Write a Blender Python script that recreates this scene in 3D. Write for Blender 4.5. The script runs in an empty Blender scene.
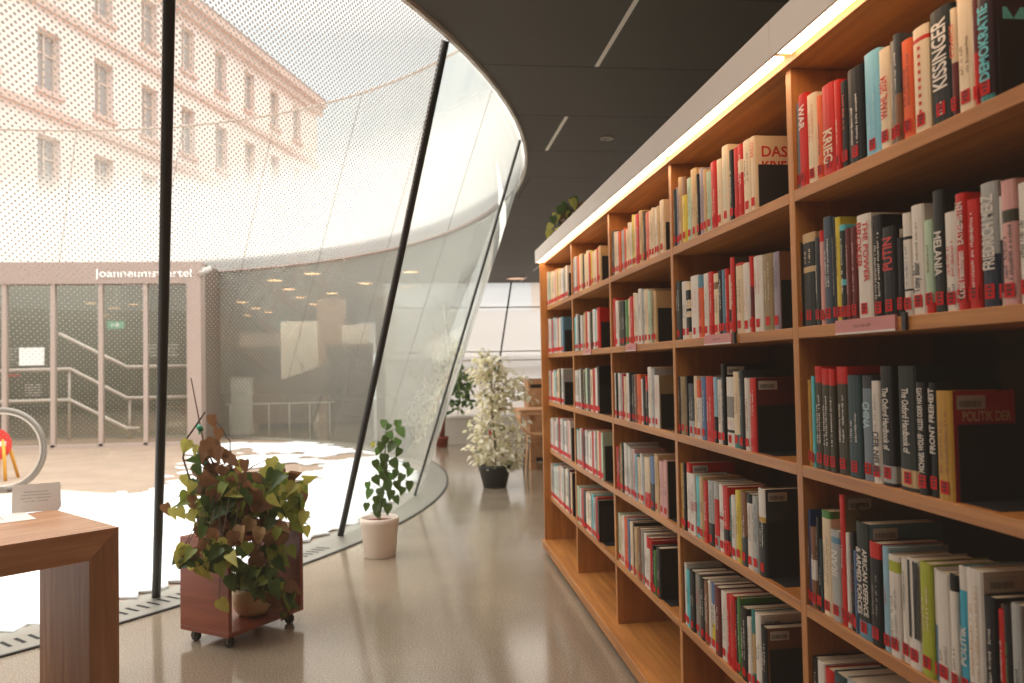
import bpy, math, random
from mathutils import Vector, Matrix
R = random.Random(11)
scn = bpy.context.scene
COL = scn.collection
PI = math.pi

# ------------------------------------------------------------------ materials
def lin(c):
    return tuple(((v/255.0)/12.92 if v/255.0 <= .04045 else ((v/255.0+.055)/1.055)**2.4) for v in c)
MATS = {}
def mat(name, rgb, rough=.5, metal=0., emit=None, es=0., spec=.5, noise=0., nscale=8., bump=0.):
    if name in MATS: return MATS[name]
    m = bpy.data.materials.new(name); m.use_nodes = True
    nt = m.node_tree; b = nt.nodes['Principled BSDF']
    c = lin(rgb)
    b.inputs['Base Color'].default_value = (*c, 1)
    b.inputs['Roughness'].default_value = rough
    b.inputs['Metallic'].default_value = metal
    b.inputs['Specular IOR Level'].default_value = spec
    if emit:
        b.inputs['Emission Color'].default_value = (*lin(emit), 1)
        b.inputs['Emission Strength'].default_value = es
    if noise or bump:
        tc = nt.nodes.new('ShaderNodeTexCoord')
        n = nt.nodes.new('ShaderNodeTexNoise'); n.inputs['Scale'].default_value = nscale; n.inputs['Detail'].default_value = 5
        nt.links.new(tc.outputs['Object'], n.inputs['Vector'])
        if noise:
            r = nt.nodes.new('ShaderNodeMapRange')
            r.inputs['From Min'].default_value = .3; r.inputs['From Max'].default_value = .7
            r.inputs['To Min'].default_value = 1-noise; r.inputs['To Max'].default_value = 1+noise
            nt.links.new(n.outputs['Fac'], r.inputs['Value'])
            v = nt.nodes.new('ShaderNodeVectorMath'); v.operation = 'SCALE'; v.inputs[0].default_value = c
            nt.links.new(r.outputs['Result'], v.inputs['Scale'])
            nt.links.new(v.outputs['Vector'], b.inputs['Base Color'])
        if bump:
            bp = nt.nodes.new('ShaderNodeBump'); bp.inputs['Strength'].default_value = bump; bp.inputs['Distance'].default_value = .01
            nt.links.new(n.outputs['Fac'], bp.inputs['Height']); nt.links.new(bp.outputs['Normal'], b.inputs['Normal'])
    MATS[name] = m
    return m

def wood(name, rgb_a, rgb_b, scale, rough=.42):
    if name in MATS: return MATS[name]
    m = bpy.data.materials.new(name); m.use_nodes = True
    nt = m.node_tree; b = nt.nodes['Principled BSDF']
    tc = nt.nodes.new('ShaderNodeTexCoord'); mp = nt.nodes.new('ShaderNodeMapping'); mp.inputs['Scale'].default_value = scale
    n = nt.nodes.new('ShaderNodeTexNoise'); n.inputs['Scale'].default_value = 1; n.inputs['Detail'].default_value = 6; n.inputs['Distortion'].default_value = .6
    cr = nt.nodes.new('ShaderNodeValToRGB')
    cr.color_ramp.elements[0].position = .3; cr.color_ramp.elements[1].position = .72
    cr.color_ramp.elements[0].color = (*lin(rgb_a), 1); cr.color_ramp.elements[1].color = (*lin(rgb_b), 1)
    nt.links.new(tc.outputs['Object'], mp.inputs['Vector']); nt.links.new(mp.outputs['Vector'], n.inputs['Vector'])
    nt.links.new(n.outputs['Fac'], cr.inputs['Fac']); nt.links.new(cr.outputs['Color'], b.inputs['Base Color'])
    b.inputs['Roughness'].default_value = rough
    MATS[name] = m
    return m

# ------------------------------------------------------------------ mesh builder
class MB:
    def __init__(s): s.v = []; s.f = []; s.m = []; s.sm = []
    def quad(s, pts, mi=0, smooth=False):
        n = len(s.v); s.v += [tuple(p) for p in pts]; s.f.append(tuple(range(n, n+len(pts)))); s.m.append(mi); s.sm.append(smooth)
    def raw(s, vs, fs, mi=0, smooth=False):
        n = len(s.v); s.v += [tuple(p) for p in vs]
        for k, f in enumerate(fs):
            s.f.append(tuple(i+n for i in f)); s.m.append(mi[k] if isinstance(mi, list) else mi); s.sm.append(smooth)
    def box(s, x0, x1, y0, y1, z0, z1, mi=0, M=None):
        vs = [(x0,y0,z0),(x1,y0,z0),(x1,y1,z0),(x0,y1,z0),(x0,y0,z1),(x1,y0,z1),(x1,y1,z1),(x0,y1,z1)]
        if M is not None: vs = [tuple(M @ Vector(p)) for p in vs]
        s.raw(vs, [(0,3,2,1),(4,5,6,7),(0,1,5,4),(1,2,6,5),(2,3,7,6),(3,0,4,7)], mi)
    def tube(s, pts, r, n=8, mi=0, caps=True):
        pts = [Vector(p) for p in pts]; k = len(pts)
        rs = r if isinstance(r, (list, tuple)) else [r]*k
        base = len(s.v); up = Vector((0,0,1)); prev = None
        for i, p in enumerate(pts):
            t = (pts[min(i+1,k-1)]-pts[max(i-1,0)]).normalized()
            if prev is None:
                a = t.cross(up)
                if a.length < .05: a = t.cross(Vector((1,0,0)))
            else: a = prev - t*prev.dot(t)
            a.normalize(); prev = a; b = t.cross(a)
            for j in range(n):
                q = 2*PI*j/n; s.v.append(tuple(p+(a*math.cos(q)+b*math.sin(q))*rs[i]))
        for i in range(k-1):
            for j in range(n):
                s.f.append((base+i*n+j, base+i*n+(j+1)%n, base+(i+1)*n+(j+1)%n, base+(i+1)*n+j)); s.m.append(mi); s.sm.append(True)
        if caps:
            s.f.append(tuple(base+j for j in reversed(range(n)))); s.m.append(mi); s.sm.append(False)
            s.f.append(tuple(base+(k-1)*n+j for j in range(n))); s.m.append(mi); s.sm.append(False)
    def lathe(s, prof, n=32, c=(0,0,0), mi=0):
        base = len(s.v); k = len(prof)
        for r, z in prof:
            for j in range(n):
                q = 2*PI*j/n; s.v.append((c[0]+r*math.cos(q), c[1]+r*math.sin(q), c[2]+z))
        for i in range(k-1):
            mm = mi[i] if isinstance(mi, list) else mi
            for j in range(n):
                s.f.append((base+i*n+j, base+i*n+(j+1)%n, base+(i+1)*n+(j+1)%n, base+(i+1)*n+j)); s.m.append(mm); s.sm.append(True)
    def build(s, name, mats, parent=None, loc=None):
        me = bpy.data.meshes.new(name); me.from_pydata(s.v, [], s.f)
        if not isinstance(mats, (list, tuple)): mats = [mats]
        for m in mats: me.materials.append(m)
        me.polygons.foreach_set('material_index', s.m); me.polygons.foreach_set('use_smooth', s.sm)
        me.update()
        o = bpy.data.objects.new(name, me); COL.objects.link(o)
        if parent is not None: o.parent = parent
        if loc is not None: o.location = loc
        return o

def tag(o, label=None, cat=None, group=None, kind=None):
    if label: o['label'] = label
    if cat: o['category'] = cat
    if group: o['group'] = group
    if kind: o['kind'] = kind
    return o
def thing(name, label, cat, loc=(0,0,0), rz=0, group=None):
    o = bpy.data.objects.new(name, None); COL.objects.link(o)
    o.empty_display_size = .05
    o.location = loc; o.rotation_euler = (0,0,rz)
    return tag(o, label, cat, group)
def bevel(o, w=.003, seg=2):
    m = o.modifiers.new('bevel', 'BEVEL'); m.width = w; m.segments = seg; m.limit_method = 'ANGLE'; m.angle_limit = .7
    return o
_TX = {}
def text2d(s, off=.02):
    """outline of a line of lettering, normalised to x 0..1, y 0..1, plus its aspect"""
    if (s, off) in _TX: return _TX[s, off]
    cu = bpy.data.curves.new('lettering', 'FONT'); cu.body = s; cu.size = 1; cu.offset = off; cu.resolution_u = 3
    ob = bpy.data.objects.new('lettering', cu); COL.objects.link(ob)
    dg = bpy.context.evaluated_depsgraph_get(); dg.update()
    me = bpy.data.meshes.new_from_object(ob.evaluated_get(dg))
    vs = [v.co.copy() for v in me.vertices]; fs = [tuple(p.vertices) for p in me.polygons]
    bpy.data.objects.remove(ob); bpy.data.meshes.remove(me); bpy.data.curves.remove(cu)
    x0 = min(v.x for v in vs); x1 = max(v.x for v in vs); y0 = min(v.y for v in vs); y1 = max(v.y for v in vs)
    out = [((v.x-x0)/(x1-x0), (v.y-y0)/(y1-y0)) for v in vs]
    _TX[s, off] = (out, fs, (x1-x0)/(y1-y0))
    return _TX[s, off]
def letters(mb, s, org, ex, ey, length, height, mi=0, off=.02):
    vs, fs, asp = text2d(s, off); org = Vector(org); ex = Vector(ex)*length; ey = Vector(ey)*height
    mb.raw([org+ex*u+ey*v for u, v in vs], fs, mi)
def scribble(mb, org, ex, ey, length, height, rnd, mi=0, pitch=.0052):
    """lettering too small to read: a row of strokes with word gaps"""
    org = Vector(org); ex = Vector(ex); ey = Vector(ey); x = 0
    while x < length-pitch:
        if rnd.random() < .14: x += pitch*.9; continue
        w = pitch*rnd.uniform(.35, .62); a = rnd.choice((0, 0, .25)); b = rnd.choice((.75, .75, 1))
        p = org+ex*x
        mb.quad([p+ey*height*a, p+ex*w+ey*height*a, p+ex*w+ey*height*b, p+ey*height*b], mi)
        x += pitch

# ------------------------------------------------------------------ view
F_PX, PITCH, YAW, ROLL, EYE = 800., .0305, .1196, -.0187, 1.285
def make_camera():
    cy, sy = math.cos(YAW), math.sin(YAW)
    right = Vector((cy,-sy,0)); fw = Vector((sy,cy,0)); up = Vector((0,0,1))
    F = fw*math.cos(PITCH)+up*math.sin(PITCH); U = up*math.cos(PITCH)-fw*math.sin(PITCH)
    r = right*math.cos(ROLL)+U*math.sin(ROLL); u = U*math.cos(ROLL)-right*math.sin(ROLL)
    cd = bpy.data.cameras.new('camera'); cd.sensor_width = 36; cd.sensor_fit = 'HORIZONTAL'; cd.lens = F_PX*36/1024
    cd.clip_start = .05; cd.clip_end = 300
    cd.dof.use_dof = True; cd.dof.focus_distance = 2.4; cd.dof.aperture_fstop = 4.0
    o = bpy.data.objects.new('camera', cd); COL.objects.link(o)
    M = Matrix((r, u, -F)).transposed().to_4x4(); M.translation = (0,0,EYE)
    o.matrix_world = M; scn.camera = o
make_camera()

# ------------------------------------------------------------------ the leaning glass cone
C0, R0 = Vector((-7.608, 9.472)), 7.69
C1, R1 = Vector((-7.49, 8.39)), 8.58
HC = 3.2
def cone(deg, z, dr=0.):
    a = math.radians(deg); t = z/HC; b = a-math.radians(2)*t
    c = C0.lerp(C1, t) if t <= 1 else C0+(C1-C0)*t
    r = R0+(R1-R0)*t+dr
    return Vector((c.x+r*math.cos(b), c.y+r*math.sin(b), z))

def ring_to_rect(mb, inner, rect, z, flip=False, mi=0):
    """flat surface between a closed ring of (x,y) and a rectangle x0,x1,y0,y1"""
    x0, x1, y0, y1 = rect; n = len(inner)
    cx = sum(p[0] for p in inner)/n; cyy = sum(p[1] for p in inner)/n
    out = []
    for p in inner:
        dx, dy = p[0]-cx, p[1]-cyy; t = 1e9
        if dx > 1e-9: t = min(t, (x1-cx)/dx)
        if dx < -1e-9: t = min(t, (x0-cx)/dx)
        if dy > 1e-9: t = min(t, (y1-cyy)/dy)
        if dy < -1e-9: t = min(t, (y0-cyy)/dy)
        out.append((cx+dx*t, cyy+dy*t))
    vs = [(p[0], p[1], z) for p in inner]+[(p[0], p[1], z) for p in out]
    fs = []
    for i in range(n):
        j = (i+1) % n
        fs.append((i, i+n, j+n, j) if not flip else (j, j+n, i+n, i))
    mb.raw(vs, fs, mi)
    # fill the rectangle corners left by the rays
    for (cxx, cyy2) in ((x0,y0),(x1,y0),(x1,y1),(x0,y1)):
        best = None
        for i in range(n):
            j = (i+1) % n; a, b = out[i], out[j]
            on = lambda p: (abs(p[0]-cxx) < 1e-6, abs(p[1]-cyy2) < 1e-6)
            oa, ob_ = on(a), on(b)
            if (oa[0] and ob_[1] and not ob_[0]) or (oa[1] and ob_[0] and not oa[0]) or (oa[1] and ob_[0]):
                if not (oa[0] and ob_[0]) and not (oa[1] and ob_[1]): best = (a, b)
        if best: mb.quad([(best[0][0],best[0][1],z),(cxx,cyy2,z),(best[1][0],best[1][1],z)], mi)

NSEG = 160
DEGS = [360*i/NSEG for i in range(NSEG)]

# --- floor of the library: polished terrazzo
def floor_material():
    m = bpy.data.materials.new('polished_terrazzo'); m.use_nodes = True
    nt = m.node_tree; b = nt.nodes['Principled BSDF']; L = nt.links.new
    tc = nt.nodes.new('ShaderNodeTexCoord')
    n1 = nt.nodes.new('ShaderNodeTexNoise'); n1.inputs['Scale'].default_value = 140; n1.inputs['Detail'].default_value = 3
    n2 = nt.nodes.new('ShaderNodeTexNoise'); n2.inputs['Scale'].default_value = 1.3; n2.inputs['Detail'].default_value = 4
    r1 = nt.nodes.new('ShaderNodeValToRGB'); r2 = nt.nodes.new('ShaderNodeValToRGB')
    r1.color_ramp.elements[0].position = .36; r1.color_ramp.elements[1].position = .66
    r1.color_ramp.elements[0].color = (*lin((124,108,90)),1); r1.color_ramp.elements[1].color = (*lin((170,152,132)),1)
    r2.color_ramp.elements[0].position = .3; r2.color_ramp.elements[1].position = .7
    r2.color_ramp.elements[0].color = (.8,.8,.8,1); r2.color_ramp.elements[1].color = (1,1,1,1)
    mx = nt.nodes.new('ShaderNodeMix'); mx.data_type = 'RGBA'; mx.blend_type = 'MULTIPLY'; mx.inputs[0].default_value = 1
    L(tc.outputs['Object'], n1.inputs['Vector']); L(tc.outputs['Object'], n2.inputs['Vector'])
    L(n1.outputs['Fac'], r1.inputs['Fac']); L(n2.outputs['Fac'], r2.inputs['Fac'])
    L(r1.outputs['Color'], mx.inputs[6]); L(r2.outputs['Color'], mx.inputs[7]); L(mx.outputs[2], b.inputs['Base Color'])
    rr = nt.nodes.new('ShaderNodeMapRange'); rr.inputs['To Min'].default_value = .07; rr.inputs['To Max'].default_value = .2
    L(n2.outputs['Fac'], rr.inputs['Value']); L(rr.outputs['Result'], b.inputs['Roughness'])
    return m
mb = MB(); ring_to_rect(mb, [tuple(cone(d,0,-.1).xy) for d in DEGS], (-26,6,-6,34), 0)
tag(mb.build('floor', floor_material()), kind='structure')

# --- ceiling: dark perforated metal panels 1 m wide
def ceiling_material():
    m = bpy.data.materials.new('dark_metal_ceiling_panels'); m.use_nodes = True
    nt = m.node_tree; b = nt.nodes['Principled BSDF']; L = nt.links.new
    tc = nt.nodes.new('ShaderNodeTexCoord'); mp = nt.nodes.new('ShaderNodeMapping'); mp.inputs['Location'].default_value = (.02+1.2*0, 0, 0)
    br = nt.nodes.new('ShaderNodeTexBrick'); br.inputs['Scale'].default_value = 1; br.inputs['Brick Width'].default_value = 2.4
    br.inputs['Row Height'].default_value = 1.0; br.inputs['Mortar Size'].default_value = .013; br.inputs['Mortar Smooth'].default_value = .2
    br.offset = .5
    br.inputs['Color1'].default_value = (*lin((80,73,60)),1); br.inputs['Color2'].default_value = (*lin((74,67,55)),1); br.inputs['Mortar'].default_value = (*lin((28,24,20)),1)
    L(tc.outputs['Object'], mp.inputs['Vector']); L(mp.outputs['Vector'], br.inputs['Vector'])
    vo = nt.nodes.new('ShaderNodeTexVoronoi'); vo.inputs['Scale'].default_value = 55; vo.inputs['Randomness'].default_value = 0
    L(tc.outputs['Object'], vo.inputs['Vector'])
    mr = nt.nodes.new('ShaderNodeMapRange'); mr.inputs['From Min'].default_value = .1; mr.inputs['From Max'].default_value = .45; mr.inputs['To Min'].default_value = .55; mr.inputs['To Max'].default_value = 1
    L(vo.outputs['Distance'], mr.inputs['Value'])
    mx = nt.nodes.new('ShaderNodeVectorMath'); mx.operation = 'SCALE'; L(br.outputs['Color'], mx.inputs[0]); L(mr.outputs['Result'], mx.inputs['Scale'])
    L(mx.outputs['Vector'], b.inputs['Base Color']); b.inputs['Roughness'].default_value = .55; b.inputs['Metallic'].default_value = .2
    return m
mb = MB(); ring_to_rect(mb, [tuple(cone(d,HC,.03).xy) for d in DEGS], (-26,6,-6,18.3), HC, flip=True)
mb.quad([(-26,18.3,HC),(-26,34,HC),(-.9,34,HC),(-.9,18.3,HC)])
tag(mb.build('ceiling', ceiling_material()), kind='structure')
# light seams where panel ends meet
mb = MB()
for row in range(-2, 30):
    for k in range(-3, 3):
        x = 1.18+2.4*k+(0 if row % 2 == 0 else 1.2)
        q = Vector((x, row+.5)); c = C1
        if (q-c).length > R1+.15 and x < 5.8: mb.box(x-.013, x+.013, row+.02, row+.98, HC-.004, HC+.001)
tag(mb.build('trim_1', mat('pale_metal_seam', (236,226,206), .5)), kind='structure')
# ceiling edge trim around the glass
mb = MB(); pts = []
for i in range(NSEG+1):
    d = 360*i/NSEG
    pts.append((cone(d,HC-.018,.012), cone(d,HC-.018,.036), cone(d,HC-.001,.04), cone(d,HC-.001,.012)))
for i in range(NSEG):
    a, b = pts[i], pts[i+1]
    for k in range(4): mb.quad([a[k], b[k], b[(k+1)%4], a[(k+1)%4]], 0, False)
tag(mb.build('trim_2', mat('pale_edge_metal', (226,216,204), .45, .1)), kind='structure')
# slab edge and plaza above
mb = MB(); 
for i in range(NSEG):
    a, b = DEGS[i], DEGS[i]+360/NSEG
    mb.quad([cone(a,HC,.03), cone(b,HC,.03), cone(b,HC+.28,.03), cone(a,HC+.28,.03)])
tag(mb.build('trim_3', mat('slab_edge_plaster', (92,86,76), .7)), kind='structure')
mb = MB(); ring_to_rect(mb, [tuple(cone(d,HC+.28,.03).xy) for d in DEGS], (-80,80,-60,18.3), HC+.28)
for q in ((-80,-.9,18.3,32),(6.4,80,18.3,32),(-80,80,32,120)): mb.quad([(q[0],q[2],HC+.28),(q[1],q[2],HC+.28),(q[1],q[3],HC+.28),(q[0],q[3],HC+.28)])
for q in ((-.9,6.4,18.3,18.3),(6.4,6.4,18.3,32),(6.4,-.9,32,32),(-.9,-.9,32,18.3)): mb.quad([(q[0],q[2],HC),(q[1],q[3],HC),(q[1],q[3],HC+.28),(q[0],q[2],HC+.28)])
tag(mb.build('plaza_ground', mat('plaza_paving', (200,188,176), .9, noise=.08)), kind='structure')

# --- courtyard paving inside the cone
mb = MB(); inner = [tuple(cone(d,0,-.1).xy)+(0,) for d in DEGS]
mb.quad(inner)
mb2 = MB()
tag(mb.build('courtyard_ground', mat('courtyard_paving', (156,134,116), .85, noise=.12, nscale=2.2)), kind='structure')
mb = MB()
mb.quad([(-6.2,9.9,.004),(-4.75,9.95,.004),(-3.6,9.25,.004),(-2.75,8.75,.004),(-3.6,7.6,.004),(-6.2,8.0,.004)])
tag(mb.build('trim_4', mat('pale_paving_strip', (205,188,174), .85)), kind='structure')

# --- snow lying in the courtyard
def snow_material():
    m = bpy.data.materials.new('fresh_snow'); m.use_nodes = True
    nt = m.node_tree; b = nt.nodes['Principled BSDF']; L = nt.links.new
    b.inputs['Base Color'].default_value = (.86,.86,.87,1); b.inputs['Roughness'].default_value = .8
    tc = nt.nodes.new('ShaderNodeTexCoord'); n = nt.nodes.new('ShaderNodeTexNoise'); n.inputs['Scale'].default_value = 7; n.inputs['Detail'].default_value = 6
    bp = nt.nodes.new('ShaderNodeBump'); bp.inputs['Strength'].default_value = .4; bp.inputs['Distance'].default_value = .04
    L(tc.outputs['Object'], n.inputs['Vector']); L(n.outputs['Fac'], bp.inputs['Height']); L(bp.outputs['Normal'], b.inputs['Normal'])
    return m
def snow_sheet(outline, z, rnd, holes=()):
    # jittered outline filled as a grid of small cells that follow the outline
    def inside(p, poly):
        c = False; n = len(poly)
        for i in range(n):
            a, b = poly[i], poly[(i+1) % n]
            if (a[1] > p[1]) != (b[1] > p[1]) and p[0] < (b[0]-a[0])*(p[1]-a[1])/(b[1]-a[1])+a[0]: c = not c
        return c
    s = .1; mb = MB(); idx = {}
    xs = [p[0] for p in outline]; ys = [p[1] for p in outline]
    def keep(cx, cyy):
        w = .16*math.sin(cx*5.1+cyy*2.3)+.12*math.sin(cx*11.7-cyy*7.9)+.07*math.sin(cx*23+cyy*19)
        q = (cx+w*.5, cyy+w)
        if (Vector((cx,cyy))-C0).length > R0-.12: return False
        if not inside(q, outline): return False
        for (hx, hy, rx, ry) in holes:
            if ((q[0]-hx)/rx)**2+((q[1]-hy)/ry)**2 < 1: return False
        return True
    def vid(i, j):
        if (i,j) not in idx:
            x, y = i*s, j*s; idx[i,j] = len(mb.v)
            mb.v.append((x+.025*math.sin(i*7.1+j*3.3), y+.025*math.sin(i*2.7+j*9.1), z+.012*math.sin(x*3.1+y*1.7)*math.sin(y*2.3)))
        return idx[i,j]
    for i in range(int(min(xs)/s)-2, int(max(xs)/s)+2):
        for j in range(int(min(ys)/s)-2, int(max(ys)/s)+2):
            if keep((i+.5)*s, (j+.5)*s):
                mb.f.append((vid(i,j), vid(i+1,j), vid(i+1,j+1), vid(i,j+1))); mb.m.append(0); mb.sm.append(True)
    return mb
out = [(-7.5,2.0),(-6.2,6.4),(-4.12,7.9),(-3.64,8.75),(-3.08,8.8),(-2.75,9.2),(-2.75,10.2),(-3.2,11.6),(-3.75,13.6),(-3.3,14.6),(-2.1,14.7),(-1.15,12.9),(-.3,11.8),(.0,10.2),(.2,9.0),(-.5,6.2),(-1.6,4.5),(-3,2.6)]
sn = snow_sheet(out, .022, R, holes=((-1.75,10.6,.55,.5),(-1.15,11.9,.6,.35),(-2.35,12.6,.8,.28),(-2.2,8.7,.0001,.0001),(-1.3,9.3,.22,.18),(-3.0,13.2,.5,.3)))
so = sn.build('snow_patch', snow_material()); md = so.modifiers.new('thick','SOLIDIFY'); md.thickness = .02; md.offset = -1
tag(so, 'white snow lying in a broad patch on the courtyard floor beyond the glass', 'snow', kind='stuff')

# --- grille strip at the foot of the glass
mb = MB()
for i in range(NSEG):
    a, b = 360*i/NSEG, 360*(i+1)/NSEG
    mb.quad([cone(a,0,-.1)+Vector((0,0,.008)), cone(a,0,.25)+Vector((0,0,.008)), cone(b,0,.25)+Vector((0,0,.008)), cone(b,0,-.1)+Vector((0,0,.008))], 0)
    mb.quad([cone(a,0,.25)+Vector((0,0,.010)), cone(a,0,.268)+Vector((0,0,.010)), cone(b,0,.268)+Vector((0,0,.010)), cone(b,0,.25)+Vector((0,0,.010))], 1)
g = tag(mb.build('trim_5', [mat('grille_metal', (150,144,134), .45, .5), mat('grille_edge', (60,56,50), .5)]), kind='structure')
mb = MB()
step = math.degrees(.062/R0); d = -62.0
while d < -27:
    for (r0, r1) in ((.05,.16),):
        w = math.degrees(.009/R0)
        z = .0095
        mb.quad([cone(d-w,0,r0)+Vector((0,0,z)), cone(d-w,0,r1)+Vector((0,0,z)), cone(d+w,0,r1)+Vector((0,0,z)), cone(d+w,0,r0)+Vector((0,0,z))])
    d += step
mb.build('grille_slots', mat('slot_black', (22,20,18), .8), g)

# --- the glass itself, with printed dots
def glass_material(name, dots=True, frit_haze_z=None, tint=(.93,.95,.93)):
    m = bpy.data.materials.new(name); m.use_nodes = True
    nt = m.node_tree; nt.nodes.clear(); N = nt.nodes.new; L = nt.links.new
    out = N('ShaderNodeOutputMaterial')
    tr = N('ShaderNodeBsdfTransparent'); tr.inputs['Color'].default_value = (*tint,1)
    gl = N('ShaderNodeBsdfGlossy'); gl.inputs['Roughness'].default_value = .012; gl.inputs['Color'].default_value = (.94,.96,.93,1)
    lw = N('ShaderNodeLayerWeight'); lw.inputs['Blend'].default_value = .5
    p = N('ShaderNodeMath'); p.operation = 'POWER'; p.inputs[1].default_value = 4.0; L(lw.outputs['Facing'], p.inputs[0])
    ma = N('ShaderNodeMath'); ma.operation = 'MULTIPLY_ADD'; ma.inputs[1].default_value = .8; ma.inputs[2].default_value = .055; L(p.outputs[0], ma.inputs[0])
    mx = N('ShaderNodeMixShader'); L(ma.outputs[0], mx.inputs[0]); L(tr.outputs[0], mx.inputs[1]); L(gl.outputs[0], mx.inputs[2])
    last = mx
    def ink(rgb, k=.5):
        df = N('ShaderNodeBsdfDiffuse'); df.inputs['Color'].default_value = (*rgb,1)
        tl = N('ShaderNodeBsdfTranslucent'); tl.inputs['Color'].default_value = (*rgb,1)
        q = N('ShaderNodeMixShader'); q.inputs[0].default_value = k; L(df.outputs[0], q.inputs[1]); L(tl.outputs[0], q.inputs[2])
        return q
    uv = N('ShaderNodeUVMap'); sp = N('ShaderNodeSeparateXYZ'); L(uv.outputs['UV'], sp.inputs[0])
    if frit_haze_z:  # pale film: printed frit on the plaza glass, painted-in haze on other panes
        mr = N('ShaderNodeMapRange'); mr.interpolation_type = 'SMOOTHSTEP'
        mr.inputs['From Min'].default_value = frit_haze_z[0]; mr.inputs['From Max'].default_value = frit_haze_z[1]; mr.inputs['To Min'].default_value = frit_haze_z[2]; mr.inputs['To Max'].default_value = frit_haze_z[3]
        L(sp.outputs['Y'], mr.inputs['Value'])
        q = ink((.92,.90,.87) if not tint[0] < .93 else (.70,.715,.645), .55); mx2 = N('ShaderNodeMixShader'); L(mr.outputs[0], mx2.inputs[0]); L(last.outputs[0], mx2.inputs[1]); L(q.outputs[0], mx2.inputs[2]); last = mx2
    if dots:
        S = .0265
        sc = N('ShaderNodeVectorMath'); sc.operation = 'SCALE'; sc.inputs['Scale'].default_value = 1/S; L(uv.outputs['UV'], sc.inputs[0])
        ds = []
        for o in (0, .5):
            ad = N('ShaderNodeVectorMath'); ad.operation = 'ADD'; ad.inputs[1].default_value = (o,o,0); L(sc.outputs['Vector'], ad.inputs[0])
            fr = N('ShaderNodeVectorMath'); fr.operation = 'FRACTION'; L(ad.outputs['Vector'], fr.inputs[0])
            sb = N('ShaderNodeVectorMath'); sb.operation = 'SUBTRACT'; sb.inputs[1].default_value = (.5,.5,0); L(fr.outputs['Vector'], sb.inputs[0])
            le = N('ShaderNodeVectorMath'); le.operation = 'LENGTH'; L(sb.outputs['Vector'], le.inputs[0]); ds.append(le)
        mn = N('ShaderNodeMath'); mn.operation = 'MINIMUM'; L(ds[0].outputs['Value'], mn.inputs[0]); L(ds[1].outputs['Value'], mn.inputs[1])
        mr = N('ShaderNodeMapRange'); mr.inputs['From Min'].default_value = 1.05; mr.inputs['From Max'].default_value = 3.5; mr.inputs['To Min'].default_value = .05; mr.inputs['To Max'].default_value = .275
        L(sp.outputs['Y'], mr.inputs['Value'])
        lt = N('ShaderNodeMath'); lt.operation = 'LESS_THAN'; L(mn.outputs[0], lt.inputs[0]); L(mr.outputs[0], lt.inputs[1])
        gt = N('ShaderNodeMath'); gt.operation = 'GREATER_THAN'; gt.inputs[1].default_value = 1.07; L(sp.outputs['Y'], gt.inputs[0])
        mu = N('ShaderNodeMath'); mu.operation = 'MULTIPLY'; L(lt.outputs[0], mu.inputs[0]); L(gt.outputs[0], mu.inputs[1])
        q = ink((.44,.39,.34), .5); mx3 = N('ShaderNodeMixShader'); L(mu.outputs[0], mx3.inputs[0]); L(last.outputs[0], mx3.inputs[1]); L(q.outputs[0], mx3.inputs[2]); last = mx3
    L(last.outputs[0], out.inputs['Surface'])
    return m
GM_DOT = glass_material('dotted_glass'); GM_HAZE = glass_material('glass_painted_haze', False, (0,3.2,.18,.24), tint=(.90,.94,.91));  # undotted near panes are clear; film paints in haze of grazing reflections
GM_FAR = glass_material('far_glass_painted_haze', False, (.1,3.3,.26,.6), (.9,.92,.89))  # greenish film stands in for reflected sky haze, stronger towards the top
GM_UP = glass_material('white_printed_glass', False, (4.6,5.5,.93,.10))
def cone_sheet(name, d0, d1, z0, z1, nz, m, step=2.0):
    n = max(2, int(round((d1-d0)/step))); me = bpy.data.meshes.new(name); vs = []; uvs = []; fs = []
    for i in range(n+1):
        d = d0+(d1-d0)*i/n
        for k in range(nz+1):
            z = z0+(z1-z0)*k/nz; vs.append(cone(d,z)); uvs.append((math.radians(d)*(R0+R1)/2, z*1.13 if m is GM_DOT else z))
    for i in range(n):
        for k in range(nz):
            a = i*(nz+1)+k; fs.append((a, a+nz+1, a+nz+2, a+1))
    me.from_pydata(vs, [], fs); ul = me.uv_layers.new(name='UVMap')
    for p in me.polygons:
        p.use_smooth = True
        for li, vi in zip(p.loop_indices, p.vertices): ul.data[li].uv = uvs[vi]
    me.materials.append(m); o = bpy.data.objects.new(name, me); COL.objects.link(o)
    return tag(o, kind='structure')
def mullion(parent, d, z0, z1, r, m, name='mullion'):
    mb = MB(); mb.tube([cone(d, z0+(z1-z0)*k/8) for k in range(9)], r, 10); return mb.build(name, m, parent)
DK = mat('mullion_black', (34,29,25), .45, .3)
SEAM = mat('glass_joint', (120,112,102), .6)
MUL = (-50.5,-37.3,-24.3,-10.1,3.3)
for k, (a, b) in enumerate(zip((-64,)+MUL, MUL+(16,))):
    w = cone_sheet('window_%d' % (k+1), a, b, .0, HC-.01, 8, GM_DOT if b <= -24 else GM_HAZE, 1.0)
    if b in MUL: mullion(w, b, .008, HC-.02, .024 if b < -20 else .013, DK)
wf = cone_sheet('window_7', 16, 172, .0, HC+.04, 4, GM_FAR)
for d in (24,37,50,63,76): mullion(wf, d, .0, HC+.04, .006, SEAM, 'glass_joint')
mb = MB(); mb.tube([cone(d, HC+.03,-.02) for d in range(10,173,3)], .022, 6); mb.build('slab_edge_rail', mat('slab_rail', (168,146,134), .6), wf)
wu = cone_sheet('window_8', -64, 172, HC+.04, 6.15, 6, GM_UP)
for d in (24,37,50,63,76,89.5,103): mullion(wu, d, HC+.04, 6.15, .006, SEAM, 'glass_joint')
mb = MB(); mb.tube([cone(d, 6.15) for d in range(-64,173,3)], .022, 8); mb.build('handrail', mat('rail_bronze', (206,188,174), .5), wu)
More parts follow.
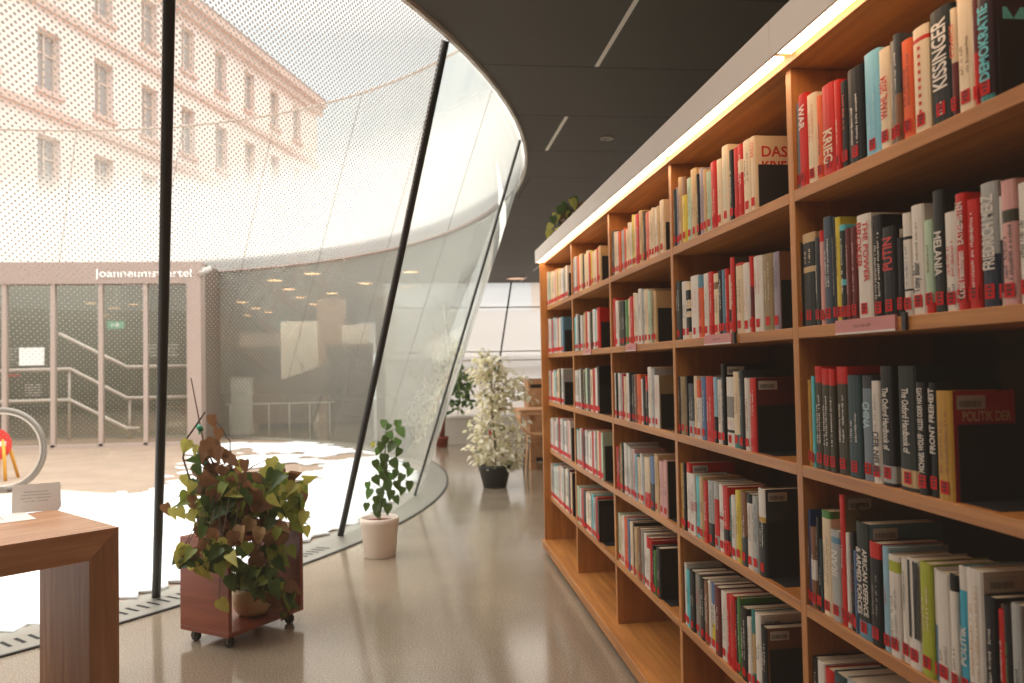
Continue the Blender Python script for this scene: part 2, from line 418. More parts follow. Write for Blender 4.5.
ROWS=[
(5,'A',(1155, 128),[
 (1822,1806,210,'bluegrey',''),
 (1806,1767,222,'red','T:WAR:white:d:.62:.88'),
 (1766,1724,208,'cream','s:red:.45:.9'),
 (1724,1697,192,'orange',''),
 (1697,1641,204,'red','T:KRIEG:cream:d:.14:.5'),
 (1640,1618,199,'red','s:cream:.3:.6'),
 (1617,1589,188,'black','s:orange:.45:.85'),
 (1588,1532,200,'black','s:white:.2:.72'),
 (1529,1474,211,'sky','s:paleblue:.2:.6'),
 (1473,1438,199,'cream','T:WAHL 2024:red:u:.3:.72'),
 (1437,1422,203,'grey','s:white:.35:.8'),
 (1421,1401,209,'slate','B:0:.45:brown;s:white:.5:.85'),
 (1400,1367,187,'orange',''),
 (1363,1318,193,'cream','B:.86:.9:red;m:red'),
 (1317,1261,204,'ink','T:KISSINGER:white:u:.3:.9;s:white:.08:.2'),
 (1261,1246,188,'cream','B:0:.5:maroon;T:ETHICS:orange:u:.55:.85'),
 (1245,1204,198,'cream',''),
 (1204,1192,179,'maroon','B:0:.5:red'),
 (1191,1158,174,'aubergine','T:DEMOKRATIE:cyan:u:.2:.9;B:0:.06:teal;K:aubergine;C:MO:cyan'),
]),
(5,'B',None,[
 (1820,1812,202,'black',''),
 (1811,1749,219,'ink','B:.9:1:tan;B:.58:.64:tan;s:cream:.68:.85'),
 (1748,1729,202,'slate','s:white:.3:.7'),
 (1728,1708,215,'pink','B:.88:1:red'),
 (1707,1673,241,'slateblue','s:white:.35:.8'),
 (1672,1662,237,'slate',''),
 (1661,1640,233,'yellow',''),
 (1640,1617,212,'ink','B:.94:1:cyan;B:.38:.44:cyan'),
 (1615,1594,200,'maroon','s:pink:.3:.85'),
 (1593,1571,200,'maroon','s:pink:.3:.85'),
 (1568,1516,218,'white','T:THE POWER:red:d:.36:.93;T:BROKER:red:d:.5:.93;s:black:.2:.45'),
 (1515,1481,208,'black','s:white:.2:.85'),
 (1480,1435,178,'black','T:PUTIN:red:u:.52:.88;s:white:.5:.85;Y'),
 (1434,1415,151,'black','s:red:.12:.22'),
 (1414,1389,194,'white','B:.74:.77:black;B:.24:.26:black;s:blue:.28:.7'),
 (1388,1351,203,'white','T:Tony Blair:slate:u:.2:.48;s:grey:.5:.85'),
 (1350,1326,169,'mint','B:0:.12:red'),
 (1325,1295,217,'ink','T:MELANIA:white:d:.3:.66'),
 (1294,1262,172,'white','s:red:.35:.75;s:black:.16:.3'),
 (1260,1234,198,'red','T:EXTREMISTEN:white:u:.56:.92;T:Gerald Fleischmann:white:u:.1:.5'),
 (1234,1205,182,'red','s:white:.2:.9'),
 (1201,1162,201,'palegrey','B:0:.42:navy;T:FRIEDRICH MERZ:white:u:.3:.9'),
 (1161,1154,174,'white','B:.12:.6:slate'),
 (1153,1122,195,'pink','s:slate:.2:.65;B:.66:.76:olive'),
 (1121,1090,184,'white',''),
]),
(5,'C',(1283, 134),[
 (1803,1787,204,'ochre',''),
 (1786,1772,213,'cyan',''),
 (1769,1737,236,'olive','B:.84:1:red;s:white:.25:.75'),
 (1736,1703,231,'olive','B:.84:1:red;s:white:.25:.75'),
 (1702,1676,230,'olive','B:.84:1:red;s:white:.25:.75'),
 (1675,1632,235,'olive','B:.84:1:red;s:white:.3:.75'),
 (1628,1576,217,'deepteal','s:white:.35:.65'),
 (1572,1536,216,'bluegrey','B:.88:1:slate;T:CHINA:paleblue:d:.5:.75'),
 (1534,1505,206,'white','T:DER NEUE:black:d:.12:.5;s:grey:.5:.9'),
 (1504,1461,236,'black','T:The Oxford Handbook of:white:d:.3:.82;B:.03:.17:palegrey'),
 (1449,1393,236,'ink','T:The Oxford Handbook of:white:d:.3:.82;B:.03:.17:tan'),
 (1386,1357,206,'black','T:MICHAEL WOLFF:white:u:.2:.54;T:ALLES ODER NICHTS:white:u:.57:.95'),
 (1354,1332,206,'black','T:FRONT FREIHEIT:white:u:.38:.95'),
 (1330,1286,192,'ochre','K:crimson;C:POLITIK DER|VERFÜHRUNG:cream;Y;s:brown:.25:.85'),
]),
(5,'D',None,[
 (1822,1811,225,'navyblue',''),
 (1810,1785,188,'brown','B:.35:.6:white'),
 (1784,1771,215,'black',''),
 (1770,1759,167,'deepteal',''),
 (1757,1719,237,'cream','B:.93:1:green;s:grey:.3:.8'),
 (1717,1680,200,'palegrey','T:IRAN:white:u:.5:.78;B:.86:.93:steel'),
 (1679,1658,284,'red','K:khaki;J'),
 (1657,1642,204,'white',''),
 (1641,1622,210,'black','s:red:.4:.9'),
 (1621,1611,173,'blue',''),
 (1609,1559,239,'ink','T:AFRICAN DEFENCE:white:d:.2:.78;T:& ARMED FORCES:white:d:.2:.78;B:0:.15:steel;K:steel;Y'),
 (1558,1519,208,'black','B:.85:1:red;s:grey:.3:.7'),
 (1518,1496,206,'lightblue','s:red:.45:.65'),
 (1494,1458,196,'white','B:.84:.95:lime;s:grey:.2:.7'),
 (1457,1435,198,'white','s:black:.5:.9'),
 (1434,1395,204,'white','V:black'),
 (1393,1358,206,'lime','s:cream:.4:.8'),
 (1357,1349,202,'white','B:0:.5:steel'),
 (1349,1312,200,'white','s:grey:.2:.4'),
 (1311,1291,204,'white','B:.86:1:black;s:black:.2:.4'),
 (1290,1269,223,'cyanbook','B:.82:1:white;T:POLITIK:white:u:.25:.55'),
 (1267,1226,226,'white','s:tan:.2:.9;Y'),
 (1225,1198,191,'black','Y'),
 (1198,1183,176,'red',''),
 (1182,1165,188,'black','s:green:.3:.7'),
 (1164,1141,196,'palegrey','s:black:.2:.5'),
]),
(5,'E',None,[
 (1822,1793,211,'black','s:white:.4:.85'),
 (1791,1758,213,'white',''),
 (1757,1719,209,'red',''),
 (1718,1667,215,'deepteal',''),
 (1665,1603,222,'palegrey',''),
]),
(4,'A',(2052, 122),[
 (2744,2721,204,'deepteal',''),
 (2719,2695,206,'lilac',''),
 (2692,2658,234,'tan',''),
 (2656,2612,225,'yellow','B:.72:1:brown'),
 (2610,2568,211,'mint',''),
 (2565,2512,230,'tan',''),
 (2510,2486,202,'black',''),
 (2484,2447,213,'lilac',''),
 (2446,2420,202,'tan',''),
 (2418,2385,188,'mint',''),
 (2382,2337,208,'red','s:cream:.2:.6'),
 (2331,2293,203,'cream','s:tan:.4:.6'),
 (2291,2241,231,'cream','s:cyan:.15:.9'),
 (2238,2209,207,'black',''),
 (2207,2176,205,'red','s:maroon:.35:.65'),
 (2174,2141,206,'red','B:.6:.78:cream'),
 (2136,2084,204,'cream',''),
 (2082,2055,202,'cream','T:BAILO:orange:u:.72:.92;K:cream;C:DAS|KRIEG:red'),
]),
(4,'B',(1936, 126),[
 (2744,2692,206,'ink','s:white:.5:.85'),
 (2688,2647,200,'white',''),
 (2645,2604,195,'cream','B:.68:.85:black;B:.48:.53:black;B:.12:.38:black'),
 (2601,2524,208,'white','s:red:.4:.8'),
 (2520,2479,202,'orange','B:.8:1:steel'),
 (2476,2434,203,'white','s:grey:.3:.7'),
 (2432,2392,203,'red',''),
 (2391,2348,193,'cream','B:.75:.86:brown'),
 (2347,2314,197,'black',''),
 (2312,2293,197,'steel',''),
 (2292,2267,197,'red',''),
 (2266,2248,176,'cream','B:.2:.42:black'),
 (2246,2217,224,'red','K:olive'),
 (2212,2165,202,'cream','B:.96:1:red;s:brown:.3:.8'),
 (2164,2122,196,'white','s:pink:.3:.7'),
 (2117,2096,210,'red','B:.2:.6:maroon'),
 (2094,2038,205,'white','s:red:.5:.95'),
 (2031,1974,202,'khaki','s:cream:.4:.9'),
 (1972,1939,200,'lilac','K:brown;s:slate:.5:.9'),
]),
(4,'C',(2099, 130),[
 (2744,2722,202,'black',''),
 (2720,2667,202,'khaki',''),
 (2664,2649,205,'black',''),
 (2647,2589,179,'slate','B:0:.3:palegrey'),
 (2586,2559,205,'cream',''),
 (2557,2520,192,'white','B:.7:1:orange'),
 (2517,2477,203,'blue','s:white:.3:.8'),
 (2471,2409,205,'red',''),
 (2407,2380,204,'lightblue','B:0:.4:black'),
 (2377,2343,196,'white',''),
 (2340,2313,244,'black','s:white:.3:.9;Y'),
 (2309,2251,205,'white','B:.42:.72:grey;s:red:.3:.4;B:.2:.24:black'),
 (2249,2206,221,'cream','s:brown:.45:.75;B:0:.18:teal'),
 (2204,2177,226,'slate','s:white:.4:.9'),
 (2174,2142,204,'white',''),
 (2140,2102,204,'red','s:white:.5:.9;K:maroon;Y'),
]),
(4,'D',(2059, 150),[
 (2744,2715,228,'ochre',''),
 (2713,2689,231,'black',''),
 (2687,2648,237,'white','B:.86:1:red;K:red;Y'),
 (2646,2601,204,'white','B:.4:.55:pink'),
 (2595,2561,202,'cyan',''),
 (2559,2524,207,'tan',''),
 (2522,2489,196,'red',''),
 (2486,2438,203,'palegrey','B:0:.35:black'),
 (2433,2394,206,'palegrey','B:.2:.75:red'),
 (2393,2354,205,'white','B:.48:.53:red'),
 (2352,2308,205,'red','B:.22:.38:black'),
 (2307,2292,178,'teal',''),
 (2289,2257,187,'white',''),
 (2255,2219,207,'yellow',''),
 (2217,2182,210,'brown','B:0:.4:slate'),
 (2179,2143,209,'white','B:.88:1:black'),
 (2142,2108,208,'palegrey','s:slate:.4:.9'),
 (2104,2062,235,'ink','B:.68:1:white;B:.62:.68:ochre;K:slate;Y'),
]),
(4,'E',(2065, 139),[
 (2744,2739,198,'black',''),
 (2738,2715,211,'white','s:pink:.3:.9'),
 (2713,2679,194,'cyan',''),
 (2676,2629,204,'black',''),
 (2627,2586,206,'grey','s:red:.5:.8'),
 (2584,2541,202,'black','s:white:.4:.85'),
 (2539,2501,201,'brown',''),
 (2500,2479,213,'white',''),
 (2478,2446,210,'white','B:.7:1:blue;B:.15:.4:yellow'),
 (2444,2401,211,'maroon',''),
 (2398,2356,208,'white','s:grey:.3:.8'),
 (2352,2322,210,'red',''),
 (2321,2283,219,'red','s:maroon:.5:.9'),
 (2282,2268,209,'black',''),
 (2267,2247,223,'green',''),
 (2244,2198,207,'black','s:white:.3:.85'),
 (2195,2169,189,'white',''),
 (2168,2148,219,'tan','B:.7:1:teal;B:0:.2:teal'),
 (2146,2109,217,'white','Y'),
 (2106,2068,194,'black','s:white:.4:.8;K:brown;Y'),
]),
(3,'A',(2860, 113),[
 (3665,3612,210,'slate',''),
 (3608,3576,199,'cream',''),
 (3575,3540,194,'white',''),
 (3536,3493,188,'orange',''),
 (3490,3441,184,'palegrey',''),
 (3438,3408,188,'orange',''),
 (3407,3374,176,'cream',''),
 (3370,3334,198,'cream',''),
 (3333,3309,194,'white',''),
 (3306,3271,220,'yellow',''),
 (3270,3246,212,'cream',''),
 (3243,3192,209,'red',''),
 (3189,3148,214,'tan',''),
 (3147,3114,203,'olive',''),
 (3111,3058,192,'coral',''),
 (3055,3018,186,'cream',''),
 (3015,2982,192,'cream',''),
 (2981,2955,185,'white',''),
 (2952,2912,185,'tan',''),
 (2910,2863,198,'cream','K:cream'),
]),
(3,'B',(2983, 132),[
 (3665,3614,225,'red',''),
 (3610,3559,210,'white',''),
 (3555,3505,201,'olive',''),
 (3502,3453,197,'black',''),
 (3450,3403,201,'green',''),
 (3399,3366,202,'cream',''),
 (3363,3306,207,'red',''),
 (3303,3270,218,'cream',''),
 (3269,3232,212,'white',''),
 (3229,3190,228,'white',''),
 (3189,3159,221,'palegrey',''),
 (3156,3099,217,'cream',''),
 (3096,3058,208,'mint',''),
 (3055,3018,208,'khaki',''),
 (3016,2986,200,'tan','K:tan'),
]),
(3,'C',(2971, 132),[
 (3665,3644,208,'white',''),
 (3640,3611,208,'black',''),
 (3607,3571,208,'white',''),
 (3570,3538,203,'palegrey',''),
 (3535,3504,204,'crimson',''),
 (3503,3465,194,'cream',''),
 (3462,3412,209,'white',''),
 (3408,3373,210,'black',''),
 (3372,3334,203,'slate',''),
 (3331,3288,206,'brown',''),
 (3285,3227,206,'orange',''),
 (3224,3198,186,'white',''),
 (3195,3169,195,'slate',''),
 (3166,3127,199,'red','B:0:.7:black'),
 (3122,3075,236,'white',''),
 (3074,3035,230,'palegrey',''),
 (3032,2974,204,'white','s:red:.4:.9;K:khaki'),
]),
(3,'D',(2905, 211),[
 (3665,3660,193,'pink',''),
 (3660,3632,199,'red',''),
 (3631,3600,194,'maroon',''),
 (3597,3564,214,'ochre',''),
 (3561,3529,226,'black',''),
 (3526,3490,226,'white',''),
 (3489,3447,221,'palegrey',''),
 (3444,3413,216,'white',''),
 (3412,3382,212,'palegrey',''),
 (3379,3347,213,'pink',''),
 (3344,3310,196,'lightblue',''),
 (3309,3270,185,'cream',''),
 (3267,3237,204,'white',''),
 (3236,3199,194,'palegrey',''),
 (3197,3126,200,'cream','B:0:.3:red'),
 (3124,3061,212,'blue','B:0:.5:black'),
 (3059,3009,226,'tan',''),
 (3007,2949,205,'pink',''),
 (2947,2908,215,'pink','K:khaki'),
]),
(3,'E',(3018, 193),[
 (3665,3630,219,'mint',''),
 (3629,3598,212,'cream',''),
 (3594,3552,222,'white',''),
 (3548,3490,218,'orange',''),
 (3486,3450,226,'blue',''),
 (3449,3407,221,'cream',''),
 (3404,3375,225,'black',''),
 (3372,3329,211,'tan',''),
 (3326,3283,216,'brown',''),
 (3280,3239,217,'grey',''),
 (3236,3196,213,'white',''),
 (3193,3154,206,'white','B:.8:1:red'),
 (3151,3126,202,'red',''),
 (3123,3099,188,'black',''),
 (3096,3073,174,'green',''),
 (3070,3021,193,'black','K:black'),
]),
(2,'A',(3884, 129),[
 (4587,4542,209,'palegrey',''),
 (4539,4508,213,'white',''),
 (4507,4475,203,'palegrey',''),
 (4472,4416,202,'orange',''),
 (4413,4356,205,'cream',''),
 (4353,4315,203,'tan',''),
 (4314,4284,194,'olive',''),
 (4281,4230,189,'cream',''),
 (4227,4172,200,'cream',''),
 (4169,4119,182,'red',''),
 (4116,4084,188,'yellow',''),
 (4083,4048,176,'cream',''),
 (4045,3991,177,'cream',''),
 (3988,3940,179,'red',''),
 (3937,3887,181,'tan',''),
]),
(2,'B',(3938, 133),[
 (4587,4537,196,'cyan',''),
 (4534,4509,212,'white',''),
 (4508,4474,203,'palegrey',''),
 (4470,4437,208,'black',''),
 (4436,4407,203,'slate',''),
 (4404,4373,196,'white',''),
 (4372,4336,185,'palegrey',''),
 (4333,4282,202,'tan',''),
 (4279,4226,209,'red',''),
 (4223,4174,201,'white',''),
 (4171,4120,196,'olive',''),
 (4117,4060,207,'white',''),
 (4058,4028,205,'lightblue',''),
 (4027,3999,194,'cream',''),
 (3996,3941,207,'red',''),
]),
(2,'C',(3970, 145),[
 (4587,4550,216,'white',''),
 (4546,4511,220,'white',''),
 (4510,4487,212,'palegrey',''),
 (4484,4451,225,'palegrey',''),
 (4450,4424,221,'white',''),
 (4420,4366,229,'black',''),
 (4363,4332,224,'tan',''),
 (4331,4299,212,'olive',''),
 (4296,4250,230,'mint',''),
 (4247,4195,228,'slate',''),
 (4192,4135,224,'cream',''),
 (4132,4079,227,'red',''),
 (4076,4019,232,'white',''),
 (4016,3973,242,'black',''),
]),
(2,'D',(3915, 172),[
 (4587,4565,208,'cyan',''),
 (4561,4531,202,'white',''),
 (4530,4500,194,'palegrey',''),
 (4497,4463,217,'white',''),
 (4462,4437,212,'palegrey',''),
 (4434,4400,221,'red',''),
 (4399,4363,212,'maroon',''),
 (4360,4322,220,'white',''),
 (4321,4295,212,'palegrey',''),
 (4292,4266,223,'palegrey',''),
 (4265,4230,212,'white',''),
 (4227,4170,224,'white',''),
 (4167,4124,226,'red',''),
 (4121,4096,234,'white',''),
 (4095,4061,230,'palegrey',''),
 (4058,4011,239,'cream',''),
 (4008,3958,236,'red',''),
 (3956,3918,239,'mint',''),
]),
(2,'E',(4034, 184),[
 (4587,4537,211,'mint',''),
 (4534,4505,204,'white',''),
 (4504,4469,194,'palegrey',''),
 (4466,4422,210,'red',''),
 (4418,4368,208,'black',''),
 (4365,4324,205,'white',''),
 (4321,4267,217,'cream',''),
 (4264,4222,214,'white',''),
 (4219,4174,219,'cyan',''),
 (4172,4117,211,'palegrey',''),
 (4114,4078,223,'red',''),
 (4075,4037,213,'black',''),
]),
(1,'A',(4757, 147),[
 (5508,5468,239,'white',''),
 (5467,5437,230,'palegrey',''),
 (5432,5378,225,'mint',''),
 (5377,5330,221,'cream',''),
 (5325,5265,222,'cream',''),
 (5264,5210,212,'white',''),
 (5205,5161,222,'coral',''),
 (5160,5121,212,'cream',''),
 (5117,5076,215,'yellow',''),
 (5075,5028,203,'cream',''),
 (5024,4981,203,'cream',''),
 (4980,4944,194,'white',''),
 (4940,4898,196,'white',''),
 (4897,4850,185,'palegrey',''),
 (4846,4798,198,'cream',''),
 (4797,4760,194,'white',''),
]),
(1,'B',(4927, 139),[
 (5508,5475,244,'pink',''),
 (5474,5446,239,'white',''),
 (5441,5403,238,'white',''),
 (5402,5365,230,'palegrey',''),
 (5360,5319,225,'red',''),
 (5318,5284,221,'maroon',''),
 (5280,5244,238,'lightblue',''),
 (5243,5209,230,'cream',''),
 (5205,5167,230,'palegrey',''),
 (5166,5132,221,'white',''),
 (5128,5098,226,'crimson',''),
 (5097,5060,221,'cream',''),
 (5056,5020,222,'white',''),
 (5019,4989,212,'palegrey',''),
 (4985,4930,222,'steel',''),
]),
(1,'C',(4964, 142),[
 (5508,5474,213,'white',''),
 (5473,5438,203,'palegrey',''),
 (5434,5397,215,'crimson',''),
 (5396,5353,203,'cream',''),
 (5348,5312,217,'white',''),
 (5311,5284,212,'palegrey',''),
 (5279,5245,211,'cyan',''),
 (5244,5216,203,'cream',''),
 (5212,5183,223,'palegrey',''),
 (5182,5144,212,'white',''),
 (5140,5093,228,'tan',''),
 (5092,5055,221,'olive',''),
 (5051,5005,228,'white',''),
 (5004,4967,221,'palegrey',''),
]),
(1,'D',(4771, 198),[
 (5508,5476,208,'white',''),
 (5475,5446,203,'palegrey',''),
 (5442,5395,220,'white',''),
 (5394,5358,212,'palegrey',''),
 (5353,5321,213,'pink',''),
 (5320,5287,203,'white',''),
 (5283,5233,228,'white',''),
 (5232,5191,221,'palegrey',''),
 (5187,5148,237,'red',''),
 (5147,5102,230,'maroon',''),
 (5098,5061,237,'white',''),
 (5060,5016,230,'palegrey',''),
 (5012,4979,237,'palegrey',''),
 (4978,4939,230,'white',''),
 (4935,4895,233,'white',''),
 (4894,4859,221,'palegrey',''),
 (4855,4811,247,'pink',''),
 (4810,4774,239,'white',''),
]),
(1,'E',(4775, 256),[
 (5508,5478,232,'white',''),
 (5477,5444,221,'palegrey',''),
 (5440,5383,225,'palegrey',''),
 (5382,5332,221,'white',''),
 (5327,5295,245,'cyan',''),
 (5294,5253,239,'cream',''),
 (5248,5213,240,'white',''),
 (5212,5172,230,'palegrey',''),
 (5168,5125,261,'pink',''),
 (5124,5090,257,'white',''),
 (5086,5049,255,'white',''),
 (5048,5017,248,'palegrey',''),
 (5013,4981,262,'slate',''),
 (4980,4943,257,'cream',''),
 (4939,4893,269,'white',''),
 (4892,4853,257,'palegrey',''),
 (4849,4814,268,'maroon',''),
 (4813,4778,257,'cream',''),
]),
]
# ------------------------------------------------------------------ the bookcase
BX, YN, BW, UT = .9115, 1.8235, .9216, .028       # front plane, near edge of a reference upright, bay pitch, board thickness
DEPTH = .36; XB = BX+DEPTH
WY = wood('beech_grain_along', (162,98,42), (204,136,66), (38,1.6,38))
WZ = wood('beech_grain_upright', (164,98,42), (206,138,68), (38,38,1.6))
SHELF_Z = {'A':1.695,'B':1.365,'C':1.035,'D':.705,'E':.375}
UPY = [YN+BW*(5-k) for k in range(1,7)]            # near edge of uprights, far to near
case = thing('bookcase', 'long open beech bookcase in five tall bays along the right side of the aisle', 'bookcase', (BX,3.2,0))
def cs(name, m, boxes, parent=case, bev=.0012):
    mb = MB()
    for b in boxes: mb.box(b[0]-BX, b[1]-BX, b[2]-3.2, b[3]-3.2, b[4], b[5])
    o = mb.build(name, m, parent)
    if bev: bevel(o, bev, 1)
    return o
Y_END, Y_NEAR = UPY[0]+UT, UPY[-1]
cs('base', WY, [(.852,XB,Y_NEAR,Y_END,.028,.08)], bev=.002)
cs('plinth', mat('plinth_dark', (34,26,20), .7), [(.89,XB-.02,Y_NEAR+.02,Y_END-.02,0,.028)], bev=0)
for y in UPY: cs('upright', WZ, [(.868 if y == UPY[0] else BX,XB-.012,y,y+UT,.08,1.995)])
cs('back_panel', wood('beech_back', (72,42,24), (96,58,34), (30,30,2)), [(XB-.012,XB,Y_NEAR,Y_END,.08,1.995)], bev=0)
cs('top_board', WY, [(BX-.016,XB,Y_NEAR,Y_END,1.995,2.03)])
shelves = {}
for b in range(1,6):
    y1 = UPY[b-1]; y0 = UPY[b]+UT
    for r, z in SHELF_Z.items():
        shelves[b,r] = cs('shelf', WY, [(BX,XB-.012,y0,y1,z-.0275,z)])
LILAC = mat('pink_card_strip', (206,132,128), .5)
def label_holder(b, y0, y1, zt=1.3695, zb=1.3385):
    mb = MB()
    mb.box(-.006, -.0008, y0-3.2, y1-3.2, zb, zt, 0); mb.box(-.0068, -.006, y0-3.2, y1-3.2, zb, zb+.004, 1)
    rr = random.Random(b)
    scribble(mb, (-.0064, (y0+y1)/2+.035-3.2, zb+.012), (0,-1,0), (0,0,1), .07, .008, rr, 2, .006)
    mb.build('label_holder', [LILAC, mat('clear_plastic_edge', (226,214,206), .3), mat('faint_print', (150,98,96), .7)], shelves[b,'B'])
label_holder(5, 1.423, 1.641); label_holder(4, 2.223, 2.44); label_holder(3, 3.236, 3.395); label_holder(2, 4.094, 4.294)
for b, y in ((5,1.395),(4,2.20)):
    mb = MB(); mb.box(-.0075,-.0006, y-.006-3.2, y+.006-3.2, 1.338, 1.3715); mb.build('shelf_clip', mat('clip_black', (26,23,21), .5), shelves[b,'B'])
# lit canopy along the top
FAS = mat('canopy_grey_metal', (222,208,196), .5, .0)
LED = mat('led_strip', (255,250,240), .4, emit=(255,220,180), es=10.5)
jy = [1.79+BW*k for k in range(-1,5)]
for k in range(5):
    y0 = jy[k] if k else Y_NEAR; y1 = jy[k+1] if k < 4 else Y_END+.03
    mb = MB()
    mb.box(.843-BX, .849-BX, y0+.0012-3.2, y1-.0012-3.2, 2.003, 2.092); mb.box(.849-BX, XB-BX, y0+.0012-3.2, y1-.0012-3.2, 2.086, 2.092)
    if k == 4: mb.box(.849-BX, XB-BX, y1-.006-3.2, y1-.0012-3.2, 2.033, 2.086)
    mb.build('canopy_panel', FAS, case)
    mb = MB(); mb.box(.851-BX, .888-BX, y0+.018-3.2, y1-.018-3.2, 2.008, 2.016); mb.build('light_strip', LED, case)

# ------------------------------------------------------------------ books
PAL = dict(bluegrey=(120,130,138),red=(200,34,24),cream=(226,200,164),orange=(224,96,48),black=(22,20,18),sky=(132,190,208),paleblue=(176,204,208),
 grey=(142,134,124),slate=(60,62,64),ink=(34,37,33),maroon=(104,40,38),aubergine=(52,34,40),slateblue=(70,80,92),pink=(214,158,150),yellow=(216,188,62),
 white=(224,212,198),mint=(180,200,170),palegrey=(172,170,164),steel=(96,138,158),navy=(36,42,58),olive=(66,60,44),khaki=(146,122,84),ochre=(186,138,48),
 cyan=(96,190,196),deepteal=(44,66,70),navyblue=(52,70,116),brown=(128,84,54),green=(84,136,66),blue=(88,114,150),lightblue=(150,186,200),lime=(170,174,52),
 cyanbook=(66,166,190),teal=(60,130,124),tan=(200,164,116),lilac=(156,142,152),crimson=(186,34,48),coral=(222,110,86),gold=(206,172,88))
WORD = dict(bluegrey='blue-grey',sky='sky-blue',ink='green-black',aubergine='dark purple',slateblue='slate-blue',palegrey='pale grey',deepteal='dark teal',
 navyblue='dark blue',lightblue='light blue',lime='lime-green',cyanbook='cyan',steel='steel-blue')
def bm(c): return mat('book_cover_'+c, PAL[c], .42, spec=.22)
PAGE = mat('book_pages', (222,200,168), .85)
STK = mat('spine_label_red', (204,16,18), .55, spec=.15); STKD = mat('spine_label_print', (52,10,12), .6)
BAR = mat('barcode_paper', (206,198,186), .5); BARD = mat('barcode_ink', (40,36,34), .6)
def inkm(c): return mat('print_'+c, PAL[c], .5)
ORD = 'first second third fourth fifth sixth seventh eighth ninth tenth eleventh twelfth thirteenth fourteenth fifteenth sixteenth seventeenth eighteenth nineteenth twentieth twenty-first twenty-second twenty-third twenty-fourth twenty-fifth twenty-sixth'.split()
SHN = {'A':'top shelf','B':'second shelf down','C':'third shelf down','D':'fourth shelf down','E':'fifth shelf down'}
BAYN = {5:'nearest bay',4:'second bay from the front',3:'middle bay',2:'fourth bay from the front',1:'farthest bay'}
def parse(o):
    d = dict(B=[], T=[], s=[], K=None, C=None, Y=False, V=None, m=None, J=False)
    for t in o.split(';'):
        if not t: continue
        a = t.split(':')
        if a[0] == 'B': d['B'].append((float(a[1]), float(a[2]), a[3]))
        elif a[0] == 'T': d['T'].append((a[1], a[2], a[3], float(a[4]), float(a[5])))
        elif a[0] == 's': d['s'].append((a[1], float(a[2]), float(a[3])))
        elif a[0] == 'K': d['K'] = a[1]
        elif a[0] == 'C': d['C'] = (a[1].split('|'), a[2])
        elif a[0] == 'V': d['V'] = a[1]
        elif a[0] == 'm': d['m'] = a[1]
        else: d[a[0]] = True
    return d
def cover_mesh(dep, t, h, col, o, rnd):
    """wrap-round cover: front board, rounded spine, back board; colour bands are faces of their own"""
    T = .0016
    prof = [(dep,-t/2),(.005,-t/2)]
    rb = min(.005, t*.22)
    for k in range(1,5):
        q = PI*k/5; prof.append((.005-rb*math.sin(q), -t/2*math.cos(q)))
    prof += [(.005,t/2),(dep,t/2)]
    zs = sorted(set([0.,1.]+[b[0] for b in o['B']]+[b[1] for b in o['B']]))
    cols = [col]
    def ci(c):
        if c not in cols: cols.append(c)
        return cols.index(c)
    mb = MB(); n = len(prof)
    # outer skin and inner skin
    inn = [(p[0] if i in (0,n-1) else max(p[0]+T, .0062), p[1]*(1-2*T/t)) for i, p in enumerate(prof)]
    for j in range(len(zs)-1):
        zc = (zs[j]+zs[j+1])/2; z0, z1 = zs[j]*h, zs[j+1]*h
        c = col
        for b in o['B']:
            if b[0] <= zc <= b[1]: c = b[2]
        for i in range(n-1):
            cc = o['K'] if (i == 0 and o['K']) else c
            a, b = prof[i], prof[i+1]
            mb.quad([(a[0],a[1],z0),(a[0],a[1],z1),(b[0],b[1],z1),(b[0],b[1],z0)], ci(cc))
            if i in (0,n-2):
                a, b = inn[i], inn[i+1]; mb.quad([(b[0],b[1],z0),(b[0],b[1],z1),(a[0],a[1],z1),(a[0],a[1],z0)], 0)
    for z, fl in ((0,1),(h,0)):
        c = col
        for b in o['B']:
            if (z and b[1] > .999) or (not z and b[0] < .001): c = b[2]
        for i in range(n-1):
            q = [(*prof[i],z),(*prof[i+1],z),(*inn[i+1],z),(*inn[i],z)]
            mb.quad(q if fl else q[::-1], ci(c))
    for i, s in ((0,1),(n-1,0)):
        q = [(*prof[i],0),(*prof[i],h),(*inn[i],h),(*inn[i],0)]; mb.quad(q if s else q[::-1], 0)
    return mb, [bm(c) for c in cols]
def spine_text(root, items, t, h):
    """lettering on the spine; overlapping lines share the thickness in lanes"""
    lanes = []
    for it in items:
        for L in lanes:
            if all(it[4] <= x[3] or it[3] >= x[4] for x in L): L.append(it); break
        else: lanes.append([it])
    nl = len(lanes); w = t*.92/nl
    for li, L in enumerate(lanes):
        for (s, c, d, f0, f1) in L:
            mb = MB(); ln = (f1-f0)*h; asp = text2d(s)[2]
            ht = min(w*.78, ln/asp*2.4)
            # lane centre: reading down the first line is on the right (nearer the viewer)
            yc = (-t*.46+w*(li+.5))*(1 if d == 'd' else -1)
            if d == 'u': letters(mb, s, (-.0008, yc-ht/2, f0*h), (0,0,1), (0,1,0), ln, ht)
            else: letters(mb, s, (-.0008, yc+ht/2, f1*h), (0,0,-1), (0,-1,0), ln, ht)
            mb.build('title', inkm(c), root)
